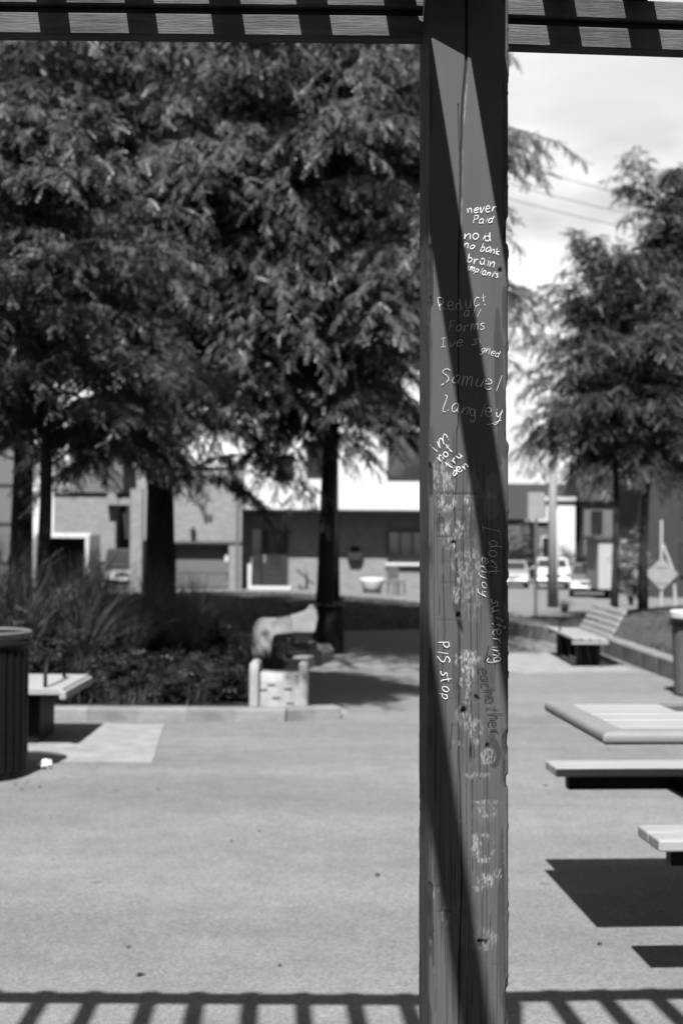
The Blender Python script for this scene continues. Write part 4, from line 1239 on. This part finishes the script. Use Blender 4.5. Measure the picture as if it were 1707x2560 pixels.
bm = B(); add_box(bm, ((x_l + x_r) / 2, -.03, ovz - L0[2] + .10), (x_r - x_l + .06, .08, .09)); obj('drip_edge', bm, 'trim_white', hs)
# brick house behind the van
YC = 56.0
bh = thing('brick_house', 'pale brick house with a gabled upper wall behind the white van', 'house', (0, YC, gz))
L2_ = (0, YC, gz)
def cx_(px): return AT(px, 1300, YC).x
def cz_(py): return AT(200, py, YC).z
wall_block('wall', cx_(135), cx_(290), YC, YC + 6, gz - .5, cz_(1232), 'brick_pale', bh, L2_)
bm = B(); add_box(bm, (((cx_(136) + cx_(266)) / 2), .0, cz_(1225) - gz), (cx_(268) - cx_(136), .3, .18)); obj('ledge', bm, 'grey_siding', bh)
wall_block('upper_wall', cx_(165), cx_(300), YC + .6, YC + 6, cz_(1230), cz_(1060), 'grey_siding', bh, L2_)
bm = B(); add_prism(bm, [(cx_(140), cz_(1100) - gz), (cx_(320), cz_(1100) - gz), (cx_(240), cz_(1010) - gz)], 'y', .3, 6.2); obj('roof', bm, 'roof_grey', bh)
wall_block('pier', AT(326, 1300, 49).x, AT(356, 1300, 49).x, 49, 49.3, gz - .4, AT(340, 1222, 49).z, 'brick_pale', bh, L2_)
wall_block('lintel', cx_(270), cx_(330), YC - .5, YC, cz_(1262), cz_(1245), 'brick_pale', bh, L2_)
wall_block('recess_shade', cx_(288), cx_(330), YC + 1.2, YC + 4, gz - .4, cz_(1262), 'door_dark', bh, L2_)  # dark block filled in for the shade between wall and pier
# grey clad house at the left edge
gh = thing('grey_house', 'grey clad house corner at the far left edge', 'house', (AT(-120, 1300, 44).x, 47, gz))
w_ = AT(30, 1300, 44).x - AT(-300, 1300, 44).x
bm = B(); add_box(bm, (0, -1.9, 3.4), (w_, 2.2, 7)); obj('wall', bm, 'grey_siding', gh)
bm = B()
for zz_ in (1.2, 2.4, 3.6, 4.8): add_box(bm, (0, -3.02, zz_), (w_ + .04, .06, .06))
obj('cladding_rail', bm, 'roof_grey', gh)
bm = B(); add_prism(bm, [(-w_ / 2 - .3, 6.9), (w_ / 2 + .3, 6.9), (0, 8.6)], 'y', -3.3, -.5); obj('roof', bm, 'roof_grey', gh)
window(gh, (w_ / 2 - .9, -3.02, 5.4), .9, 1.2)
# wall lamp planter and garden pieces before the house
pt = thing('hanging_planter', 'dark planter box hanging on the brick wall left of the window', 'planter', (AT(887, 1390, yw).x, yw - .16, AT(887, 1390, yw).z))
bm = B(); add_prism(bm, [(-.2, -.14), (.2, -.14), (.3, .14), (-.3, .14)], 'y', -.12, .12); obj('pot', bm, 'door_dark', pt)
bm = B(); add_box(bm, (0, .13, .1), (.3, .03, .5)); obj('bracket', bm, 'black_steel', pt)
q = AT(930, 1480, 49)
tub = thing('stone_trough', 'white stone trough standing before the brick wall', 'planter', (q.x, 49, ground_z(q.x, 49)))
bm = B(); add_lathe(bm, [(0, 0), (.30, 0), (.34, .25), (.42, .40), (.43, .52), (.37, .52), (.35, .44), (0, .42)], 20); obj('bowl', bm, 'trim_white', tub, smooth=True)
q = AT(990, 1480, 49)
ch = thing('garden_chair', 'small grey garden chair standing right of the white trough', 'chair', (q.x, 49, ground_z(q.x, 49)), .5)
box('seat', (0, 0, .45), (.46, .46, .05), 'post_thin', ch, .01)
box('backrest', (0, .22, .75), (.46, .04, .45), 'post_thin', ch, .01)
for sx_ in (-1, 1):
    for sy_ in (-1, 1): box('leg', (sx_ * .2, sy_ * .2, .22), (.05, .05, .44), 'post_thin', ch)

# ------------------------------------------------------------------ buildings, right
def house(name, label, cx, cy, w, d, h, wall, roof, rise, rz=0.0, gable_front=False, gz_=None, windows=(), band=None, wf='trim_white'):
    z = gz_ if gz_ is not None else ground_z(cx, cy) - .2
    t = thing(name, label, 'house', (cx, cy, z), rz)
    bm = B(); add_box(bm, (0, 0, h / 2), (w, d, h)); obj('wall', bm, wall, t)
    bm = B()
    if rise < .25:
        add_box(bm, (0, 0, h + rise / 2 + .01), (w + .5, d + .5, rise))
    elif gable_front:
        add_prism(bm, [(-w / 2 - .3, h + .002), (w / 2 + .3, h + .002), (0, h + rise)], 'y', -d / 2 - .3, d / 2 + .3)
    else:
        add_prism(bm, [(-d / 2 - .4, h + .002), (d / 2 + .4, h + .002), (0, h + rise)], 'x', -w / 2 - .3, w / 2 + .3)
    obj('roof', bm, roof, t)
    for (wx, wz, ww, wh) in windows: window(t, (wx, -d / 2 - .03, wz), ww, wh, m_frame=wf)
    if band:
        bm = B(); add_box(bm, (0, -d / 2 - .2, band), (w + .4, .3, .3)); obj('fascia', bm, 'trim_white', t)
    return t
def hp(px, y): return AT(px, 1400, y).x
house('dark_house', 'dark roofed house far down the street beyond the pole', hp(1295, 118), 122, 9.5, 8, 5.2, 'brick_dark', 'roof_dark', 3.1, windows=((-2.6, 2.4, 1.2, 1.4), (1.8, 2.4, 1.2, 1.4)), gz_=AT(1300, 1455, 118).z)
house('white_house', 'flat roofed white walled house behind the light pole', (hp(1335, 92) + hp(1465, 92)) / 2, 95, hp(1463, 92) - hp(1390, 92), 6, AT(1400, 1250, 92).z - AT(1400, 1450, 92).z, 'white_wall', 'trim_white', .24, gz_=AT(1400, 1452, 92).z)
house('porch_house', 'small white porch with flat roof left of the light pole', (hp(1335, 88) + hp(1385, 88)) / 2, 90, hp(1385, 88) - hp(1345, 88), 3, 3.6, 'brick_dark', 'trim_white', .22, gz_=AT(1350, 1450, 88).z, windows=((.1, 1.9, .5, 1.6),))
house('grey_house', 'grey brick house right of the white walled house', (hp(1463, 90) + hp(1555, 90)) / 2, 94, hp(1560, 90) - hp(1466, 90), 7, 5.0, 'brick_dark', 'roof_dark', 2.6, gz_=AT(1500, 1450, 90).z, wf='grey_siding', windows=((-.4, 3.6, .9, 1.7),))
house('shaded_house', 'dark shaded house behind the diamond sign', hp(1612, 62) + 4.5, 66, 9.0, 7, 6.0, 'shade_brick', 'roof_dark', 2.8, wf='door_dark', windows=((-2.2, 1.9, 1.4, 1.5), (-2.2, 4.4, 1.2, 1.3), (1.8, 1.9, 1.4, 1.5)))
# sunlit white garage wall beside the sapling
q0, q1 = AT(1495, 1370, 60), AT(1538, 1370, 60)
wgt = thing('white_garage', 'small white garage wall seen left of the sapling trunk', 'garage', ((q0.x + q1.x) / 2, 61.5, AT(1515, 1470, 60).z))
box('wall', (0, 0, 1.0), (q1.x - q0.x, 3, 2.1), 'pale_wall', wgt); box('roof', (0, 0, 2.12), (q1.x - q0.x + .3, 3.3, .12), 'roof_grey', wgt)
# apartment tower, far off and pale
tw = thing('apartment_tower', 'pale apartment tower far off behind the leaf tips', 'tower', (hp(1283, 420), 430, -8))
box('wall', (0, 0, 34), (11, 10, 75), 'tower_wall', tw)
for k in range(9):
    box('window', (1.8, -5.02, 66 - k * 4.6), (1.4, .1, 1.6), 'tower_pane', tw)

# ------------------------------------------------------------------ street things, right
pb_ = G(1392, 1513); pY = 38.0
pz = ground_z(5.0, pY)
px_pole = AT(1380, 1400, pY).x
pole = thing('light_pole', 'tall pale light pole with a conduit rising beside the street', 'pole', (px_pole, pY, pz))
bm = B(); add_tube(bm, [(0, 0, -.1), (.0, 0, 3), (.04, 0, 8.2)], [.13, .12, .10], 14); obj('shaft', bm, 'pole_steel', pole, smooth=True)
bm = B(); add_tube(bm, [(.12, -.08, 0), (.12, -.08, 2.6)], .035, 8); obj('conduit', bm, 'pole_pale', pole, smooth=True)
bm = B(); add_tube(bm, [(.04, 0, 8.0), (.5, 0, 8.25), (1.3, 0, 8.3)], [.05, .045, .04], 8); obj('arm', bm, 'pole_steel', pole, smooth=True)
box('lamp_head', (1.6, 0, 8.28), (.6, .22, .12), 'pole_steel', pole, .03, 2)
sp = thing('sign_post', 'thin dark sign post standing at the end of the lawn kerb', 'sign', (AT(1338, 1540, 25.4).x, 25.4, 0))
bm = B(); add_tube(bm, [(0, 0, -.1), (0, 0, 2.3)], .03, 8); obj('post', bm, 'post_thin', sp)
box('plate', (0, -.03, 2.0), (.30, .01, .48), 'sign_back', sp, .004)
dY = 36
dx_ = AT(1652, 1435, dY)
ds = thing('diamond_sign', 'grey diamond road sign seen from behind near the right edge', 'sign', (dx_.x, dY, ground_z(dx_.x, dY)))
bm = B(); add_tube(bm, [(0, 0, -.1), (0, 0, AT(1652, 1300, dY).z - ground_z(dx_.x, dY))], .035, 8); obj('post', bm, 'pole_pale', ds)
zc = dx_.z - ground_z(dx_.x, dY)
box('plate', (0, -.05, zc), (.60, .012, .60), 'sign_back', ds, .004, ry=R(45))
for zz_ in (zc - .2, zc + .2):
    box('bracket', (0, -.06, zz_), (.3, .03, .04), 'pole_steel', ds)
bm = B(); add_tube(bm, [(.05, .1, zc + .75), (.33, .1, zc + .05), (.4, .1, -.1)], .04, 8); obj('brace', bm, 'pole_pale', ds)
# leafy column: dappled sun on a creeper is put into its pale leaves
q = AT(1577, 1450, 48)
bush = shrub('tall shrub between the two right trunks, dappled sun in its pale leaf colour', (q.x, 48, ground_z(q.x, 48)), .75, 2.9, 900, 777, lsize=.22, leafm='dappled_leaf', name='dappled_shrub')
q = AT(1440, 1410, 80)
shrub('round dark shrub behind the white parked car', (q.x, 82, ground_z(q.x, 82) - .1), 1.8, 3.0, 900, 778, lsize=.3)
q = AT(1300, 1380, 86)
shrub('dark garden shrub in front of the far dark house', (q.x, 88, ground_z(q.x, 88)), 2.4, 4.4, 1000, 779, lsize=.35)
q = AT(1475, 1420, 72)
shrub('small dark shrub beside the grey parked sedan', (q.x + .5, 76.5, ground_z(q.x, 76)), 1.2, 2.0, 600, 780, lsize=.28)
q = AT(1410, 1520, 32)
grass_clump('tuft of dry grass at the foot of the light pole', (q.x, 32, ground_z(q.x, 32) - .02), .35, .35, 160, 781)
# utility wires
wb = thing('utility_wire', 'thin utility wires crossing the sky above the street', 'wire', (10, 80, 0))
for (a_, b2) in (((1240, 372), (1560, 470)), ((1240, 440), (1560, 505)), ((1240, 478), (1560, 540)), ((1240, 848), (1500, 880)), ((1240, 905), (1500, 935))):
    p, q = AT(a_[0] - 260, a_[1] - 75, 80), AT(b2[0] + 260, b2[1] + 75, 80)
    bm = B()
    add_tube(bm, [Vector(p).lerp(Vector(q), t) - Vector((10, 80, 0)) - Vector((0, 0, .5 * math.sin(math.pi * t))) for t in np.linspace(0, 1, 9)], .022, 5, cap=False)
    obj('wire', bm, 'cable', wb)

# ------------------------------------------------------------------ vehicles
def wheel(parent, x, y, r=.33):
    bm = B(); add_tube(bm, [(x - .1, y, r), (x + .1, y, r)], r, 20)
    w = obj('wheel', bm, 'tyre', parent, smooth=False)
    bm = B(); s = 1 if x > 0 else -1
    add_tube(bm, [(x + s * .08, y, r), (x + s * .115, y, r)], r * .62, 14); obj('rim', bm, 'pole_steel', w)
def car(label, cat, loc, rz, paint, L=4.5, Wd=1.78, Hc=1.45, suv=False, name='parked_car', group='cars parked along the street'):
    """front faces -y"""
    t = thing(name, label, cat, loc, rz, group)
    hood, belt = (.98, 1.05) if suv else (.80, .90)
    base = .30 if suv else .22
    y0 = -L / 2
    prof = [(y0 + .05, base), (y0, base + .15), (y0 + .02, hood - .18), (y0 + .12, hood - .05), (y0 + 1.05, hood + .04), (y0 + 1.3, belt), (L / 2 - .12, belt), (L / 2, belt - .15), (L / 2 - .02, base + .1), (L / 2 - .1, base)]
    bm = B(); add_prism(bm, prof, 'x', -Wd / 2, Wd / 2)
    bmesh.ops.bevel(bm, geom=list(bm.edges), offset=.05, segments=2, affect='EDGES'); obj('body', bm, paint, t, smooth=False)
    # cabin as a tapered frustum
    bm = B()
    f0, f1 = y0 + 1.2, y0 + 1.95
    r1_, r0_ = (L / 2 - .25, L / 2 - .05) if suv else (L / 2 - 1.35, L / 2 - .55)
    k = .86
    lo = [(-Wd / 2 * .97, f0), (Wd / 2 * .97, f0), (Wd / 2 * .97, r0_), (-Wd / 2 * .97, r0_)]
    hi = [(-Wd / 2 * k, f1), (Wd / 2 * k, f1), (Wd / 2 * k, r1_), (-Wd / 2 * k, r1_)]
    lv = [bm.verts.new((p[0], p[1], belt - .03)) for p in lo]; hv = [bm.verts.new((p[0], p[1], Hc)) for p in hi]
    for i in range(4): bm.faces.new((lv[i], lv[(i + 1) % 4], hv[(i + 1) % 4], hv[i]))
    bm.faces.new(hv); bm.faces.new(lv[::-1])
    bmesh.ops.bevel(bm, geom=list(bm.edges), offset=.04, segments=2, affect='EDGES'); obj('cabin', bm, paint, t)
    def pane(name, P, Nn):
        bm = B(); add_quad(bm, *[Vector(p) + Vector(Nn) * .012 for p in P]); obj(name, bm, 'window_glass', t)
    def lerp(a, b, f): return tuple(a[i] + (b[i] - a[i]) * f for i in range(3))
    A = [(*lo[i], belt - .03) for i in range(4)]; Bq = [(*hi[i], Hc) for i in range(4)]
    def side(i, j, n_, fr=(.07, .93), vz=(.2, .86), nm='side_window'):
        a0, a1 = lerp(A[i], Bq[i], vz[0]), lerp(A[j], Bq[j], vz[0]); b0, b1 = lerp(A[i], Bq[i], vz[1]), lerp(A[j], Bq[j], vz[1])
        pane(nm, (lerp(a0, a1, fr[0]), lerp(a0, a1, fr[1]), lerp(b0, b1, fr[1]), lerp(b0, b1, fr[0])), n_)
    side(0, 1, (0, -1, .6), (.06, .94), nm='windscreen'); side(2, 3, (0, 1, .6), nm='rear_window')
    side(1, 2, (1, 0, .2), (.12, .50)); side(1, 2, (1, 0, .2), (.54, .9)); side(3, 0, (-1, 0, .2), (.1, .46)); side(3, 0, (-1, 0, .2), (.5, .88))
    for s in (-1, 1):
        bm = B(); add_box(bm, (s * (Wd / 2 - .27), y0 + .05, hood - .22), (.36, .12, .15), .03, 2); obj('headlight', bm, 'lamp_glass', t)
        bm = B(); add_box(bm, (s * (Wd / 2 + .06), f0 + .25, belt + .07), (.16, .1, .13), .03, 1); obj('mirror', bm, paint, t)
        wheel(t, s * (Wd / 2 - .10), y0 + .85); wheel(t, s * (Wd / 2 - .10), L / 2 - .85)
    box('grille', (0, y0 - .0, hood - .27), (Wd * .42, .08, .17), 'black_plastic', t, .02)
    box('bumper', (0, y0 + .0, base + .2), (Wd * .96, .16, .17), paint, t, .05, 2)
    box('lower_grille', (0, y0 - .045, base + .1), (Wd * .6, .10, .12), 'black_plastic', t, .02)
    box('plate', (0, y0 - .085, base + .24), (.32, .01, .14), 'trim_white', t)
    return t
def place_car(px, py, y):
    p = AT(px, py, y); return (p.x, y + 2.2, ground_z(p.x, y + 1))
car('grey parked sedan facing the plaza left of the pale pole', 'car', place_car(1290, 1458, 76), -.10, 'car_silver')
car('white parked car half hidden behind the pale pole', 'car', place_car(1394, 1468, 74), -.12, 'car_white', L=4.4, Wd=1.85, Hc=1.62, suv=True)
car('dark grey parked sedan in front of the white garage', 'car', place_car(1494, 1490, 62), -.16, 'car_silver_dark', L=4.4)
q = AT(284, 1472, 50)
car('dark small car parked between the white van and the brick pier', 'car', (q.x, 52.0, q.z - .1), .15, 'car_black', L=3.8, Wd=1.3, Hc=1.5)
# white van, rear doors open towards the plaza
vY = 47.0
vx0, vx1 = AT(112, 1400, vY).x, AT(226, 1400, vY).x
vz0, vz1 = AT(160, 1476, vY).z, AT(160, 1333, vY).z
vg = ground_z(vx0, vY)
van = thing('white_van', 'white delivery van with its rear doors open, parked before the houses', 'van', ((vx0 + vx1) / 2, vY, vz0 - .45), .10)
vw, vh = vx1 - vx0, vz1 - vz0
zb = .45
bm = B()
th_ = .07
add_box(bm, (-vw / 2 + th_ / 2, 2.2, zb + vh / 2), (th_, 4.4, vh), .02); add_box(bm, (vw / 2 - th_ / 2, 2.2, zb + vh / 2), (th_, 4.4, vh), .02)
add_box(bm, (0, 2.2, zb + vh - th_ / 2 + .002), (vw - .02, 4.38, th_), .02)
add_box(bm, (0, 4.36, zb + vh / 2), (vw - .14, .06, vh - .1))
for s_ in (-1, 1): add_box(bm, (s_ * (vw / 2 - .09), -.03, zb + vh / 2), (.17, .08, vh - .01), .02)
add_box(bm, (0, -.032, zb + vh - .085), (vw - .03, .078, .165), .02)
obj('body', bm, 'car_white', van)
box('cargo_floor', (0, 2.2, zb + .04), (vw - .15, 4.2, .08), 'black_plastic', van)
box('lining', (0, 3.9, zb + vh / 2), (vw - .16, .04, vh - .2), 'black_plastic', van)
for s in (-1, 1): box('lining', (s * (vw / 2 - .09), 2.1, zb + vh / 2), (.02, 3.8, vh - .18), 'black_plastic', van)
box('bumper', (.15, -.12, zb - .02), (vw * .62, .2, .18), 'car_white', van, .03, 2)
dq = AT(94, 1400, 46.5).x - van.location.x
box('rear_door', (dq, -.45, zb + vh / 2), (.06, .80, vh - .04), 'car_white', van, .02, rz=.30)
o = box('rear_door', (vw / 2 + .02, -.46, zb + vh / 2), (.06, .86, vh - .06), 'car_white', van, .02, rz=-.06)
for s in (-1, 1):
    wheel(van, s * (vw / 2 - .12), .9, .34); wheel(van, s * (vw / 2 - .12), 5.2, .34)
    box('tail_light', (s * (vw / 2 - .06), -.02, zb + .5), (.1, .04, .3), 'post_thin', van)
bm = B(); add_prism(bm, [(4.4, zb), (6.1, zb), (6.15, zb + .6), (5.9, zb + .75), (5.2, zb + .9), (4.7, zb + vh - .05), (4.4, zb + vh)], 'x', -vw / 2 + .01, vw / 2 - .01); obj('cab', bm, 'car_white', van)
box('cargo_box', (-.2, 2.6, zb + .34), (.7, .6, .5), 'post_thin', van)
